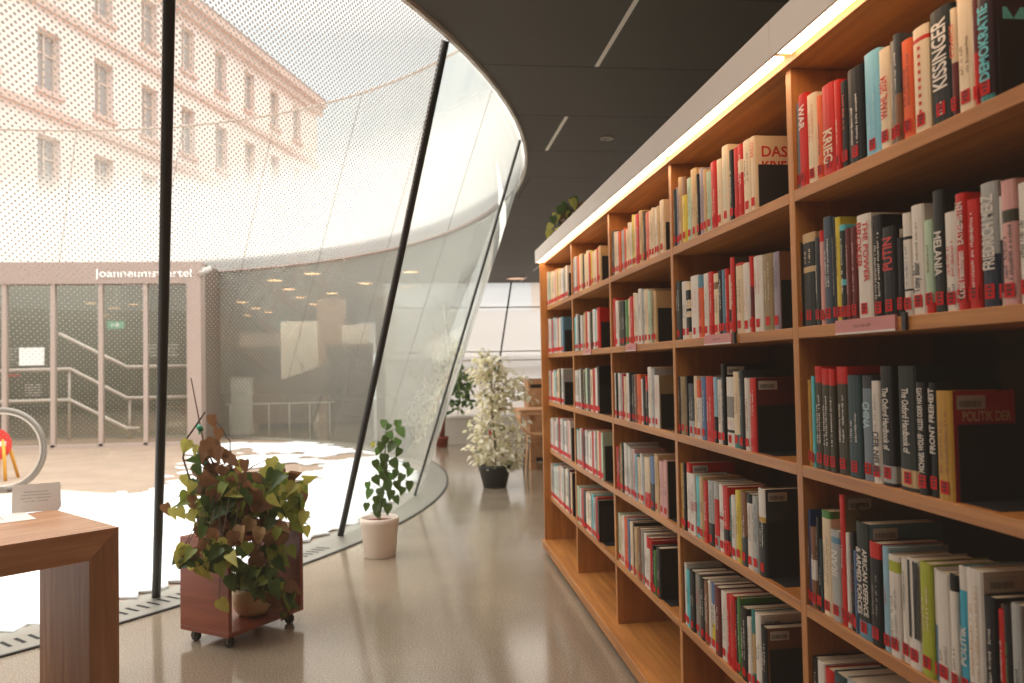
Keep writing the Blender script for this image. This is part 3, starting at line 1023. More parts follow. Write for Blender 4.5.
def make_book(b, r, i, n, ya, yb, hh, col, opt, rnd):
    o = parse(opt); t = (ya-yb)/1000-.0008; h = hh/1000
    dep = min(max(h*rnd.uniform(.62,.7), .11), .2); z = SHELF_Z[r]
    x = BX+.0035+rnd.uniform(0,.005)
    desc = WORD.get(col, col)
    extra = ''
    if o['B']:
        bc = WORD.get(o['B'][0][2], o['B'][0][2])
        if bc != desc: extra = ' and '+bc
    nth = 'last' if i == n-1 else ORD[i]
    size = 'thick ' if t > .048 else ('slim ' if t < .018 else '')
    lab = '%s%s%s book, %s from left, %s, %s' % (size, desc, extra, nth, SHN[r], BAYN[b])
    if len(lab.split()) > 16: lab = lab.replace('slim ','').replace('thick ','')
    if i == n-1: lab = lab.replace('last from left', 'rightmost on') .replace('rightmost on,', 'rightmost,')
    root = thing('book', lab, 'book', (x, (ya+yb)/2000, z), 0, 'books on the %s of the %s' % (SHN[r], BAYN[b]))
    mb, ms = cover_mesh(dep, t, h, col, o, rnd); mb.build('cover', ms, root)
    pg = MB(); pg.box(.0075, dep-.003, -t/2+.002, t/2-.002, .003, h-.003); pg.build('page_block', PAGE, root)
    # red shelf-mark sticker low on the spine
    sk = MB(); sw = min(t*.84, .022); z0 = .011+rnd.uniform(0,.004); z1 = z0+.023
    sk.quad([(-.0006,sw/2,z0),(-.0006,-sw/2,z0),(-.0006,-sw/2,z1),(-.0006,sw/2,z1)], 0)
    if b >= 5 and sw > .011:
        for k in range(3):
            zz = z1-.006-k*.0065; q = sw*(.28,.3,.2)[k]
            sk.quad([(-.0009,q,zz),(-.0009,-q,zz),(-.0009,-q,zz+.0035),(-.0009,q,zz+.0035)], 1)
    sk.build('spine_label', [STK, STKD], root)
    if b >= 3 and not o['s'] and not o['T'] and not o['V'] and not o['m']:
        f0 = rnd.uniform(.25,.45); o['s'].append((('white' if sum(PAL[col]) < 330 else rnd.choice(('slate','maroon','brown','black'))), f0, rnd.uniform(.6,.9)))
    if b >= 3:
        if o['T']: spine_text(root, o['T'], t, h)
        for (c, f0, f1) in o['s']:
            tm = MB(); ht = min(t*.26, .0075)
            two = t > .03 and not o['T']
            for k in ((-1,1) if two else (0,)):
                scribble(tm, (-.0008, k*t*.17-ht/2, f0*h), (0,0,1), (0,1,0), (f1-f0)*h*(1 if k <= 0 else .8), ht, rnd, 0, max(.0042, ht*.55))
            if not o['T']: tm.build('title', inkm(c), root)
            elif all(f1 <= T[3]+.01 or f0 >= T[4]-.01 for T in o['T']): tm.build('title', inkm(c), root)
        if o['V']:
            tm = MB()
            for y in (t*.22, -t*.18, -t*.42): tm.quad([(-.0006,y+.0035,h*.28),(-.0006,y-.0035,h*.28),(-.0006,y-.0035,h*.985),(-.0006,y+.0035,h*.985)])
            tm.build('spine_stripes', inkm(o['V']), root)
        if o['m']:
            tm = MB()
            for k in range(9): zz = h*(.18+k*.075); tm.quad([(-.0006,.004,zz),(-.0006,-.004,zz),(-.0006,-.004,zz+h*.035),(-.0006,.004,zz+h*.035)])
            tm.build('spine_dashes', inkm(o['m']), root)
        if o['C']:
            lines, c = o['C']; tm = MB(); hs = .021 if len(lines) > 1 or len(lines[0]) > 3 else .05
            if r == 'A' and b == 4: hs = .03
            zz = h*.86-hs-(.022 if o['Y'] else 0)
            if b == 5 and r == 'C': zz = .139; hs = .018
            for s in lines:
                ln = min(text2d(s)[2]*hs, dep-.03); letters(tm, s, (.022, -t/2-.0007, zz), (1,0,0), (0,0,1), ln, hs); zz -= hs*1.35
            tm.build('front_title', inkm(c), root)
        if o['J']:
            tm = MB(); letters(tm, 'Schick', (.03,-t/2-.0007,h*.80), (1,0,0), (0,0,1), .13, .04, 0, 0); tm.build('front_title', inkm('brown'), root)
        if o['Y'] or o['J']:
            tm = MB(); zt = h-.008; y = -t/2-.0006
            tm.quad([(.012,y,zt-.024),(.066,y,zt-.024),(.066,y,zt),(.012,y,zt)], 0)
            xx = .017
            while xx < .058:
                w = rnd.choice((.0008,.0014,.002)); tm.quad([(xx,y-.0003,zt-.02),(xx+w,y-.0003,zt-.02),(xx+w,y-.0003,zt-.009),(xx,y-.0003,zt-.009)], 1); xx += w+.0014
            tm.build('barcode_sticker', [BAR, BARD], root)
    return root
BLK = mat('bookend_black', (17,15,14), .6)
rest = MB(); rest_cols = []
for (b, r, be, row) in ROWS:
    rnd = random.Random(b*100+ord(r)); n = len(row)
    for i, (ya, yb, hh, col, opt) in enumerate(row):
        if b >= 3 or (b == 2 and r in 'AB'): make_book(b, r, i, n, ya, yb, hh, col, opt, rnd)
        else:
            if col not in rest_cols: rest_cols.append(col)
            ci = rest_cols.index(col)+3; t0, t1 = yb/1000+.0004, ya/1000-.0004; h = hh/1000; z = SHELF_Z[r]; x = BX+.004+rnd.uniform(0,.005); dep = .14
            for (q0,q1) in ((t0,t0+.0018),(t1-.0018,t1)): rest.box(x+.002,x+dep,q0,q1,z,z+h,ci)
            rest.box(x,x+.002,t0,t1,z,z+h,ci); rest.box(x+.004,x+dep-.003,t0+.002,t1-.002,z+.002,z+h-.004,0)
            rest.box(x-.0008,x,t0+.002,t1-.002,z+.011,z+.036,1)
            if rnd.random() < .5: rest.box(x-.0006,x,(t0+t1)/2-.004,(t0+t1)/2+.004,z+h*.35,z+h*.85,2)
    if be:
        y, hb = be; y /= 1000; hb /= 1000; z = SHELF_Z[r]
        e = thing('bookend', 'black metal bookend on the %s of the %s' % (SHN[r], BAYN[b]), 'bookend', (BX+.014, y, z), 0, 'black metal bookends')
        mb = MB(); mb.box(0, .165, -.0016, 0, .0, hb); bevel(mb.build('upright_plate', BLK, e), .0006, 1)
        mb = MB(); mb.box(0.004, .16, -.09, -.0016, .0, .0016); mb.build('foot_plate', BLK, e)
o = rest.build('distant_books', [PAGE, STK, inkm('slate')]+[bm(c) for c in rest_cols])
tag(o, 'closely packed rows of small books in the two farthest bays of the long bookcase', 'books', kind='stuff')
# ------------------------------------------------------------------ table with notice
TAB = wood('table_veneer_lit', (168,114,78), (202,148,108), (3,30,30), .26)  # top painted lighter than the legs for the light falling on it
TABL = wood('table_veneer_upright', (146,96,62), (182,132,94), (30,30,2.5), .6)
ca = Vector((-1.056,3.003,.74))
rzt = math.atan2(-.668,-.744)               # local +x runs along the front edge away from the corner
tb = thing('table', 'brown wooden table with thick slab end standing by the glass at left', 'table', (ca.x,ca.y,0), rzt)
# local frame: x along front edge, -y towards the glass
def prism_y(mb, prof, y0, y1):
    n = len(prof); mb.raw([(x,y0,z) for x,z in prof]+[(x,y1,z) for x,z in prof], [tuple(range(n)), tuple(range(2*n-1,n-1,-1))]+[(i,i+n,(i+1)%n+n,(i+1)%n) for i in range(n)])
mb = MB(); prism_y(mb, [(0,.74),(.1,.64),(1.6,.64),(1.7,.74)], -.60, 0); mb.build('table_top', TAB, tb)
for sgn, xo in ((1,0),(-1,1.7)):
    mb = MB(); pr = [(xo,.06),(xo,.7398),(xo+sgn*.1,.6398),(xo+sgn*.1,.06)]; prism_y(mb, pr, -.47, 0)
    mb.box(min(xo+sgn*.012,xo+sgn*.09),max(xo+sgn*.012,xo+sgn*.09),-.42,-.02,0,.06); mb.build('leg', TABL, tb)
PAPER = mat('white_paper', (226,214,204), .8); PRINT = mat('grey_print', (120,110,104), .8)
cd = thing('notice_card', 'folded white notice card with small grey print standing on the wooden table', 'sign', (-1.52,3.43,.74), math.atan2(.054,.157))
mb = MB()
mb.quad([(-.083,-.02,.0),(.083,-.02,0),(.083,.012,.107),(-.083,.012,.107)]); mb.quad([(.083,.05,.0),(-.083,.05,0),(-.083,.0125,.107),(.083,.0125,.107)])
rr = random.Random(5)
for k in range(4):
    z = .075-.012*k; y = -.02+.032*z/.107-.0008
    scribble(mb, (-.055+(k in (0,3))*.012,y,z), (1,0,0), (0,.286,.958), .11-(k in (0,3))*.024, .0045, rr, 1, .0036)
mb.build('folded_card', [PAPER, PRINT], cd)
ps = MB(); ps.box(-.105,.105,-.148,.148,0,.0012)
rr = random.Random(6)
for k in range(3): scribble(ps, (-.05,.05-.03*k,.0015), (1,0,0), (0,1,0), .1, .007, rr, 1, .006)
o = ps.build('paper_sheet', [PAPER, PRINT], None, (-1.615,3.235,.7402)); o.rotation_euler = (0,0,-.95)
tag(o, 'single white paper sheet lying flat on the wooden table in front of the card', 'paper')

# ------------------------------------------------------------------ foliage helpers
HEART = [(0,0,0),(.22,-.07,.02),(.38,.05,.05),(.43,.28,.06),(.34,.58,.03),(.15,.88,-.03),(0,1.12,-.08),(-.15,.88,-.03),(-.34,.58,.03),(-.43,.28,.06),(-.38,.05,.05),(-.22,-.07,.02)]
OVAL = [(0,0,0),(.20,.18,.02),(.30,.45,.03),(.22,.78,.0),(0,1.05,-.06),(-.22,.78,.0),(-.30,.45,.03),(-.20,.18,.02)]
def leaf(mb, p, tip, nrm, size, mi=0, shape=HEART, curl=0., fold=.12):
    p = Vector(p); t = Vector(tip).normalized(); n = Vector(nrm); n = n-t*n.dot(t)
    if n.length < 1e-4: n = t.orthogonal()
    n.normalize(); s = t.cross(n)
    vs = []
    mid = [(0,.0),(0,.45),(0,.8)]
    pts = [(x, y, z+abs(x)*fold-curl*y*y) for x, y, z in shape]
    c = (0,.42,-curl*.17)
    vs = [p+(s*x+t*y+n*z)*size for x, y, z in pts+[c]]
    k = len(pts); mb.raw(vs, [(i,(i+1)%k,k) for i in range(k)], mi, True)
def rdir(rnd, down=.6):
    return Vector((rnd.uniform(-1,1), rnd.uniform(-1,.6), rnd.uniform(-1.3,.5)-down*.4)).normalized()
def leafmat(name, rgb, rough=.5, noise=.22, tr=.45):
    m = mat(name, rgb, rough, noise=noise, nscale=30); nt = m.node_tree; b = nt.nodes['Principled BSDF']
    t = nt.nodes.new('ShaderNodeBsdfTranslucent'); t.inputs['Color'].default_value = (*lin(rgb),1)
    mx = nt.nodes.new('ShaderNodeMixShader'); mx.inputs[0].default_value = tr
    o = [n for n in nt.nodes if n.type == 'OUTPUT_MATERIAL'][0]
    nt.links.new(b.outputs[0], mx.inputs[1]); nt.links.new(t.outputs[0], mx.inputs[2]); nt.links.new(mx.outputs[0], o.inputs['Surface'])
    return m
LG = leafmat('leaf_mid_green', (132,142,58)); LY = leafmat('leaf_yellow_green', (190,182,92)); LD = leafmat('leaf_dark_green', (74,94,44), .4)
LB = leafmat('leaf_dry_brown', (130,90,60), .7); LT = leafmat('leaf_dry_tan', (206,168,120), .7); STM = mat('stem_brown', (74,56,34), .6)
# camera-facing placement of leaves through the depth of a plant is done in world metres: x sideways, y depth, z height
def at(px, py, Y):
    cy, sy = math.cos(YAW), math.sin(YAW); right = Vector((cy,-sy,0)); fw = Vector((sy,cy,0)); up = Vector((0,0,1))
    F = fw*math.cos(PITCH)+up*math.sin(PITCH); U = up*math.cos(PITCH)-fw*math.sin(PITCH)
    r = right*math.cos(ROLL)+U*math.sin(ROLL); u = U*math.cos(ROLL)-right*math.sin(ROLL)
    d = F+r*((px-512)/F_PX)-u*((py-341.5)/F_PX); return Vector((0,0,EYE))+d*(Y/d.y)

# ------------------------------------------------------------------ planter trolley with the dried vine
RED = wood('red_brown_veneer', (122,58,38), (150,78,52), (2.5,2.5,24), .38); INN = mat('trolley_inside', (120,74,60), .45)
ct = Vector((-.871,3.832,0)); rzc = math.atan2(.816,.578)
tr = thing('planter_trolley', 'red-brown open box trolley on black castors under the dried vine', 'trolley', ct, rzc)
LX, LY_ = .486, .325          # local x along the open front, y towards the left panel's far edge
def tp(name, m, *bx):
    mb = MB()
    for b in bx: mb.box(*b)
    return bevel(mb.build(name, m, tr), .0015, 1)
tp('side_panel', RED, (0,.022,0,LY_,.082,.50)); tp('side_panel', RED, (LX-.022,LX,0,LY_,.082,.50))
tp('bottom_panel', RED, (0,LX,0,LY_,.06,.0815)); tp('top_panel', RED, (.0225,LX-.0225,0,LY_,.478,.499))
CB = mat('castor_black', (24,22,21), .45)
for (x, y) in ((.05,.05),(LX-.05,.05),(.05,LY_-.05),(LX-.05,LY_-.05)):
    w = MB(); w.tube([(x-.011,y,.024),(x+.011,y,.024)], .024, 16); w.box(x-.015,x+.015,y-.012,y+.012,.045,.0598); c = w.build('castor', CB, tr)
    w = MB(); w.tube([(x-.0165,y,.024),(x-.0112,y,.024)], .008, 10); w.tube([(x+.0112,y,.024),(x+.0165,y,.024)], .008, 10); w.box(x-.0165,x-.0125,y-.006,y+.006,.02,.05); w.box(x+.0125,x+.0165,y-.006,y+.006,.02,.05); w.build('axle', mat('castor_steel', (120,116,110), .4, .8), c)
ctr = Matrix.Rotation(rzc,4,'Z')
def tl(x, y, z): return ct+(ctr @ Vector((x,y,0)))+Vector((0,0,z))
# pot inside the trolley
pc = tl(.27,.13,.0817)
ip = thing('potted_plant', 'round cream pot with dark trailing leaves standing inside the red-brown trolley', 'plant', pc)
CRM = mat('cream_glaze', (214,184,132), .4)
pm = MB(); pm.lathe([(0,0),(.062,0),(.088,.03),(.1,.075),(.098,.115),(.09,.135),(.084,.135),(.09,.11),(.0,.105)], 32); pm.build('pot', CRM, ip)
sm = MB(); sm.lathe([(0,.118),(.087,.116)], 24); sm.build('soil', mat('potting_soil', (52,36,26), .9, noise=.2, nscale=60), ip)
fm = MB(); st = MB(); rr = random.Random(21)
for k in range(46):
    a = rr.uniform(0,2*PI); q = rr.uniform(.02,.15); p = Vector((math.cos(a)*q, math.sin(a)*q*.8, .15+rr.uniform(-.02,.10)-max(0,q-.1)*1.2))
    leaf(fm, p, (math.cos(a), math.sin(a), rr.uniform(-.8,.2)), (rr.uniform(-.3,.3),rr.uniform(-.6,.1),1), rr.uniform(.05,.075), rr.choice((0,0,0,1)))
    if k % 3 == 0: st.tube([(0,0,.115), p*.5+Vector((0,0,.09)), p], .002, 5)
for k in range(10):
    p = Vector((.13+rr.uniform(-.04,.05), -.08+rr.uniform(-.05,.05), .02+rr.uniform(0,.14))); leaf(fm, p, rdir(rr), (0,-1,.3), rr.uniform(.04,.06), rr.choice((0,1,2)))
    st.tube([(.07,-.05,.13), p+Vector((-.01,0,.04)), p], .0018, 5)
fm.build('foliage', [LD, LG, LB], ip); st.build('stems', STM, ip)
# the vine on top
vb = tl(.22,.2,.4995)
vn = thing('potted_vine', 'half dried climbing vine with yellow green and brown leaves on the trolley', 'plant', vb)
pm = MB(); pm.lathe([(0,0),(.075,0),(.095,.13),(.099,.13),(.099,.145),(.09,.145),(.085,.125),(0,.12)], 28); pm.build('pot', mat('dark_plastic_pot', (58,44,36), .55), vn)
sm = MB(); sm.lathe([(0,.128),(.086,.126)], 20); sm.build('soil', MATS['potting_soil'], vn)
P0 = vb+Vector((0,0,.14))
KEYS = [(95,245,'y',34),(115,310,'g',30),(75,335,'y',32),(90,450,'y',42),(140,475,'y',40),(190,485,'g',38),(105,150,'y',36),(130,165,'y',26),(345,445,'y',52),(400,320,'y',46),(425,345,'y',36),(375,240,'g',46),(415,262,'g',34),(330,200,'y',40),(265,285,'g',50),(330,295,'g',42),(240,205,'y',30),(190,585,'y',40),(125,215,'d',34),(195,340,'d',34),(180,260,'b',40),(40,325,'b',30),(60,335,'y',30),(170,82,'b',32),(150,150,'b',44),(188,155,'b',40),(200,300,'b',54),(240,250,'b',44),(145,280,'b',40),(280,365,'t',46),(302,390,'t',40),(250,335,'b',40),(215,180,'b',36),(328,352,'t',28),(270,430,'g',40),(230,400,'b',40),(180,395,'b',44),(160,430,'d',46),(215,440,'d',40),(320,410,'b',36),(380,440,'g',32),(350,260,'g',42),(300,250,'d',36),(225,295,'b',44),(260,205,'b',30),(120,265,'y',30),(100,290,'g',30),(210,230,'b',36),(170,215,'b',34),(160,330,'b',38),(130,375,'y',30),(215,520,'d',40),(280,470,'b',34),(300,455,'b',38),(425,385,'y',28),(250,385,'t',40),(290,330,'b',40),(310,225,'y',34),(360,215,'g',36),(185,120,'b',30),(120,340,'y',28),(150,385,'d',34),(340,340,'d',30),(245,270,'d',36),(225,340,'b',34)]
fm = MB(); st = MB(); rr = random.Random(33); MI = dict(y=0,g=1,d=2,b=3,t=4)
tips = []
for (cx, cyy, k, s) in KEYS:
    p = at(150+cx/2.733, 390+(cyy-14)/2.733, (vb.y-.02+rr.uniform(-.16,.12)) if cyy < 385 else 3.80+max(0,(cx-210)/205*.38)+rr.uniform(-.05,.0)); tips.append(p)
    size = s/2.733*p.y/F_PX*1.05
    tip = Vector((rr.uniform(-.7,.7), rr.uniform(-.5,.1), -1)); curl = .5 if k in 'bt' else .12
    leaf(fm, p, tip, (rr.uniform(-.5,.5), -1, rr.uniform(.0,.7)), size, MI[k], HEART, curl, .35 if k in 'bt' else .1)
FILL = [(505,300,66,46,46,'bbbdddgt'),(470,220,38,62,34,'bbbbbd'),(495,305,78,52,90,'bbbdddggy'),(610,265,58,44,56,'ggyydb'),(450,300,46,60,34,'bybgd'),(460,405,62,36,44,'ygddby'),(560,345,80,30,40,'bbtgd'),(550,455,56,26,30,'ddg'),(600,495,40,26,16,'gdb'),(640,300,40,40,16,'ygg'),(590,395,44,22,16,'bgd'),(520,260,60,40,40,'bbbdg')]
for (cx, cyy, rx, ry, n, ks) in FILL:
    for k in range(n):
        q = rr.uniform(0,2*PI); w_ = math.sqrt(rr.random()); p = at((cx+rx*w_*math.cos(q))/2.18, 370+(cyy-8+ry*w_*math.sin(q))/2.18, (vb.y+rr.uniform(-.21,.12)) if cyy < 390 else 3.80+max(0,(cx-505)/155*.38)+rr.uniform(-.06,.02)); tips.append(p)
        kk = rr.choice(ks); leaf(fm, p, rdir(rr,.9), (rr.uniform(-.6,.6), -1, rr.uniform(-.2,.7)), rr.uniform(.045,.08), MI[kk], HEART, rr.uniform(.1,.7), .3)
for i, p in enumerate(tips):
    if i % 7 == 0 or i < 24:
        m = P0.lerp(p, .55)+Vector((rr.uniform(-.04,.04), rr.uniform(-.03,.03), .06 if p.z > .6 else .12))
        st.tube([P0+Vector((rr.uniform(-.04,.04),rr.uniform(-.03,.03),-.01)), P0.lerp(m,.5)+Vector((rr.uniform(-.03,.03),0,.05)), m, p], [.0032,.003,.0026,.0018], 5)
# bare loop of stem up to the clip
a = [at(*q) for q in ((232,520,vb.y),(215,490,vb.y-.05),(190,480,vb.y-.08),(183,458,vb.y-.08),(187,438,vb.y-.08),(197,424,vb.y-.06),(205,412,vb.y-.04))]
st.tube(a, .0045, 6)
for mbx in (fm, st): mbx.v = [tuple(Vector(v)-vb) for v in mbx.v]
fm.build('foliage', [LY, LG, LD, LB, LT], vn); st.build('stems', STM, vn)
mb = MB(); mb.tube([Vector((-.02,0,.13)), at(203,440,vb.y)-vb, at(191,378,vb.y)-vb], [.0045,.004,.003], 6); mb.build('support_cane', mat('cane_brown', (98,62,40), .6), vn)
for q in ((200,428),(207,463)):
    c = at(*q, vb.y-.03)-vb; mb = MB()
    mb.tube([c+Vector((-.012,0,.012)), c+Vector((0,-.008,0)), c+Vector((.012,0,-.012))], [.01,.016,.009], 6); mb.box(c.x-.004,c.x+.004,c.y-.012,c.y-.006,c.z-.03,c.z+.01)
    mb.build('plant_clip', mat('clip_teal', (52,150,112), .4), vn)

# ------------------------------------------------------------------ small climbing plant in the white pot
wp = Vector((-.266,5.6,0)); pl = thing('potted_plant', 'small dark green climbing plant in a plain cream-white pot by the glass', 'plant', wp)
pm = MB(); pm.lathe([(0,0),(.103,0),(.108,.006),(.128,.225),(.131,.228),(.133,.262),(.129,.266),(.122,.262),(.118,.235),(0,.23)], 40); pm.build('pot', mat('white_pot_plastic', (238,220,204), .45), pl)
sm = MB(); sm.lathe([(0,.24),(.118,.236)], 24); sm.build('soil', mat('bark_chips', (122,62,40), .9, noise=.3, nscale=50), pl)
fm = MB(); st = MB(); rr = random.Random(8)
PX = [(412,404,19,.6),(396,398,0,0),(370,438,0,0)]
spots = [(399,432,'g',14),(388,436,'g',12),(381,446,'d',13),(394,446,'d',14),(400,452,'d',12),(385,458,'d',15),(375,464,'d',12),(392,463,'d',14),(383,475,'d',15),(397,474,'d',12),(374,480,'d',13),(388,485,'d',15),(380,492,'d',14),(392,494,'d',13),(371,493,'g',13),(383,502,'d',15),(377,508,'d',13),(388,508,'d',13),(403,478,'d',12),(409,485,'d',13),(411,472,'g',11),(405,467,'d',11),(399,443,'g',13),(379,452,'g',10),(368,486,'g',10),(384,424,'g',11),(398,424,'g',12),(373,446,'y',8),(390,428,'g',9),(396,485,'d',12),(376,500,'d',11),(382,466,'d',13),(386,440,'d',12),(379,470,'g',12),(391,477,'g',12),(395,500,'d',11),(376,513,'d',12),(367,507,'d',10),(403,491,'d',11)]
top = at(386,432,5.6)-wp
st.tube([(0,0,.235), Vector((0,0,.235)).lerp(top,.5)+Vector((.01,0,0)), top], [.006,.005,.003], 6)
for (px, py, k, s) in spots:
    Y = 5.6+rr.uniform(-.09,.09); p = at(px, py-4, Y)-wp; size = s*5.6/F_PX*.8
    leaf(fm, p, (rr.uniform(-.6,.6), rr.uniform(-.7,.2), -1), (rr.uniform(-.5,.5), -1, rr.uniform(.2,.8)), size, dict(d=0,g=1,y=2)[k])
    q = Vector((0,0,.235)).lerp(top, min(max((p.z-.2)/(top.z-.2),.05),.95)); st.tube([q, (q+p)/2+Vector((0,0,.02)), p], .0018, 5)
fm.build('foliage', [LD, leafmat('leaf_fresh_green', (92,124,56)), LY], pl); st.build('stems', mat('stem_green', (72,80,40), .6), pl)

# ------------------------------------------------------------------ variegated fig in the dark pot
vp = Vector((.813,8.53,0)); vf = thing('potted_plant', 'tall cream-leaved variegated fig in a dark grey pot standing in the aisle', 'plant', vp)
pm = MB(); pm.lathe([(0,0),(.115,0),(.125,.01),(.168,.2),(.176,.205),(.178,.24),(.165,.24),(.155,.2),(0,.19)], 36); pm.build('pot', mat('dark_pot', (48,48,46), .5), vf)
sm = MB(); sm.lathe([(0,.205),(.156,.2)], 24); sm.build('soil', MATS['potting_soil'], vf)
VC = leafmat('leaf_cream', (250,240,218), .5, .06); VC2 = leafmat('leaf_cream_green', (222,212,172), .5, .12); VG = leafmat('leaf_grey_green', (134,136,92))
fm = MB(); st = MB(); rr = random.Random(17)
trunk = [(0,0,.2),(.01,0,.5),(-.03,0,.85),(-.01,.02,1.15)]
st.tube(trunk, [.014,.012,.009,.006], 6)
BL = [(480,440,20,24,50),(510,440,16,26,52),(492,448,30,22,110),(488,418,26,20,90),(482,470,9,12,16),(500,464,20,16,50),(513,464,10,9,22),(497,395,13,18,56),(508,384,12,14,42),(516,390,10,10,22),(484,372,15,20,64),(476,372,10,14,34),(482,357,12,10,36),(498,366,8,12,26),(520,378,8,6,10),(528,398,7,8,10),(478,396,8,10,10),(490,404,16,12,40),(470,428,6,14,10),(519,430,8,20,18),(494,380,14,20,36),(488,398,18,14,36)]
for (px, py, rx, ry, n) in BL:
    c = at(px+2.5, py, 8.53)-vp; sx = rx*.84*8.6/F_PX; sz = ry*8.6/F_PX
    base = Vector((0,0,max(.25, min(c.z-.15, 1.0))))
    if c.z > .3: st.tube([base*.999, base.lerp(c,.6)+Vector((0,0,.05)), c], [.005,.004,.002], 5)
    for k in range(int(n*1.7)):
        v = Vector((rr.gauss(0,.5), rr.gauss(0,.5), rr.gauss(0,.5)))
        if v.length > 1.05: v *= 1/v.length
        p = c+Vector((v.x*sx, v.y*sx*.9, v.z*sz))
        if p.z < .21: p.z = .21+rr.uniform(0,.05)
        leaf(fm, p, Vector((v.x+rr.uniform(-.6,.6), v.y+rr.uniform(-.6,.6), rr.uniform(-.9,.3))), (rr.uniform(-.5,.5), rr.uniform(-1,0), 1), rr.uniform(.05,.075), rr.choice((0,0,0,0,0,1,1,1,2)), OVAL, .1)
fm.build('foliage', [VC, VC2, VG], vf); st.build('branches', mat('bark_grey', (112,98,78), .7), vf)
mb = MB(); c = at(490,433,8.35)-vp; mb.box(c.x-.012,c.x+.012,c.y,c.y+.002,c.z-.03,c.z+.03); mb.build('plant_tag', mat('tag_red', (196,60,50), .5), vf)

# ------------------------------------------------------------------ green plant in the red pot, far end
rp = Vector((.392,12.985,0)); gp = thing('potted_plant', 'leafy green plant in a small brick-red pot at the far end of the aisle', 'plant', rp)
pm = MB(); pm.lathe([(0,0),(.09,0),(.105,.14),(.112,.145),(.112,.17),(.1,.17),(.095,.15),(0,.15)], 24); pm.build('pot', mat('terracotta', (134,58,40), .6), gp)
fm = MB(); st = MB(); rr = random.Random(4)
st.tube([(0,0,.15),(.03,0,.45),(.12,0,.8),(.22,0,1.05)], [.045,.032,.022,.012], 8)
for k in range(190):
    px = rr.gauss(458,9); py = rr.gauss(386,12)
    if py < 362 or py > 412 or px < 443 or px > 474: continue
    p = at(px, py, 12.9+rr.uniform(-.2,.2))-rp
    leaf(fm, p, rdir(rr,.9), (rr.uniform(-.5,.5), -1, .6), rr.uniform(.07,.11), rr.choice((0,0,1,2)), OVAL, .15)
for k in range(7): p = at(rr.uniform(448,470), rr.uniform(370,405), 12.95)-rp; st.tube([(.12,0,.8), (p+Vector((.12,0,.95)))/2, p], [.008,.006,.003], 5)
fm.build('foliage', [leafmat('leaf_bush_green', (90,120,58)), leafmat('leaf_bush_dark', (58,84,44)), leafmat('leaf_bush_pale', (146,164,100))], gp); st.build('trunk', mat('trunk_red_brown', (122,64,44), .7), gp)

# ------------------------------------------------------------------ plant on top of the bookcase
tpz = Vector((1.0,4.98,2.0925)); tpl = thing('potted_plant', 'small trailing plant with olive leaves in a pot on top of the bookcase', 'plant', tpz)
pm = MB(); pm.lathe([(0,0),(.055,0),(.07,.1),(.073,.1),(.073,.115),(.065,.115),(.06,.1),(0,.095)], 24); pm.build('pot', mat('brown_pot', (120,84,60), .6), tpl)
fm = MB(); st = MB(); rr = random.Random(3)
for (px, py, k) in [(556,213,0),(552,224,0),(550,230,0),(560,206,1),(566,203,1),(571,199,0),(576,205,2),(580,203,2),(565,214,1),(571,212,0),(560,220,1),(556,228,0),(568,207,1),(563,224,2),(574,214,1),(578,212,1),(550,236,0),(553,216,1),(569,220,0),(573,197,1),(561,213,2),(566,225,0),(571,226,1)]:
    p = at(px, py, 4.95+rr.uniform(-.08,.1))-tpz
    leaf(fm, p, (rr.uniform(-.8,.6), rr.uniform(-.6,.2), -.9), (rr.uniform(-.5,.5), -1, .5), rr.uniform(.05,.075), k, HEART, .15)
    st.tube([(0,0,.1), p*.5+Vector((0,0,.1)), p], .002, 5)
fm.build('foliage', [LY, LD, LB], tpl); st.build('stems', STM, tpl)

# ------------------------------------------------------------------ furniture at the far end
WF = wood('pale_beech', (172,118,76), (208,152,106), (4,22,22), .45)
ft = thing('table', 'light wooden reading table beyond the far end of the bookcase', 'table', (1.24,9.75,0))
mb = MB(); mb.box(0,1.3,0,.7,.665,.74); bevel(mb.build('table_top', WF, ft), .002, 1)
for x in (.14,1.22):
    mb = MB(); mb.box(x,x+.07,.04,.66,0,.6645); bevel(mb.build('leg', WF, ft), .002, 1)
sd = thing('catalogue_stand', 'tall wooden stand with a dark slot behind the far reading table', 'stand', (1.50,10.75,0))
mb = MB(); mb.box(0,.03,0,.42,0.04,1.1); mb.build('side_panel', WF, sd); mb = MB(); mb.box(.37,.40,0,.42,.04,1.1); mb.build('side_panel', WF, sd)
mb = MB(); mb.box(.03,.37,.0,.02,.04,.98); mb.build('front_panel', WF, sd); mb = MB(); mb.box(.03,.37,.005,.02,1.03,1.1); mb.build('front_panel', WF, sd)
mb = MB(); mb.box(.03,.37,.3,.42,.04,1.1); mb.build('back_panel', mat('stand_dark', (48,36,28), .7), sd); mb = MB(); mb.box(.02,.38,.02,.4,0,.04); mb.build('foot', mat('stand_dark', (48,36,28), .7), sd)
ch = thing('plywood_chair', 'bent plywood armchair pushed under the far reading table', 'chair', (1.46,9.5,0))
def ribbon(mb, pts, w0, w1, th):
    for i in range(len(pts)-1):
        a, b = Vector((pts[i][0],0,pts[i][1])), Vector((pts[i+1][0],0,pts[i+1][1])); n = (b-a).cross(Vector((0,1,0))).normalized()*th
        A = [(a.x,w0,a.z),(b.x,w0,b.z),(b.x,w1,b.z),(a.x,w1,a.z)]; B = [tuple(Vector(q)+n) for q in A]
        mb.raw(A+B, [(0,1,2,3),(7,6,5,4),(0,4,5,1),(2,6,7,3),(1,5,6,2),(3,7,4,0)], 0)
mb = MB(); ribbon(mb, [(-.25,.70),(-.262,.66),(-.25,.60),(-.225,.53),(-.18,.48),(-.1,.46),(.2,.45)], -.2, .2, .014); mb.build('seat_shell', WF, ch)
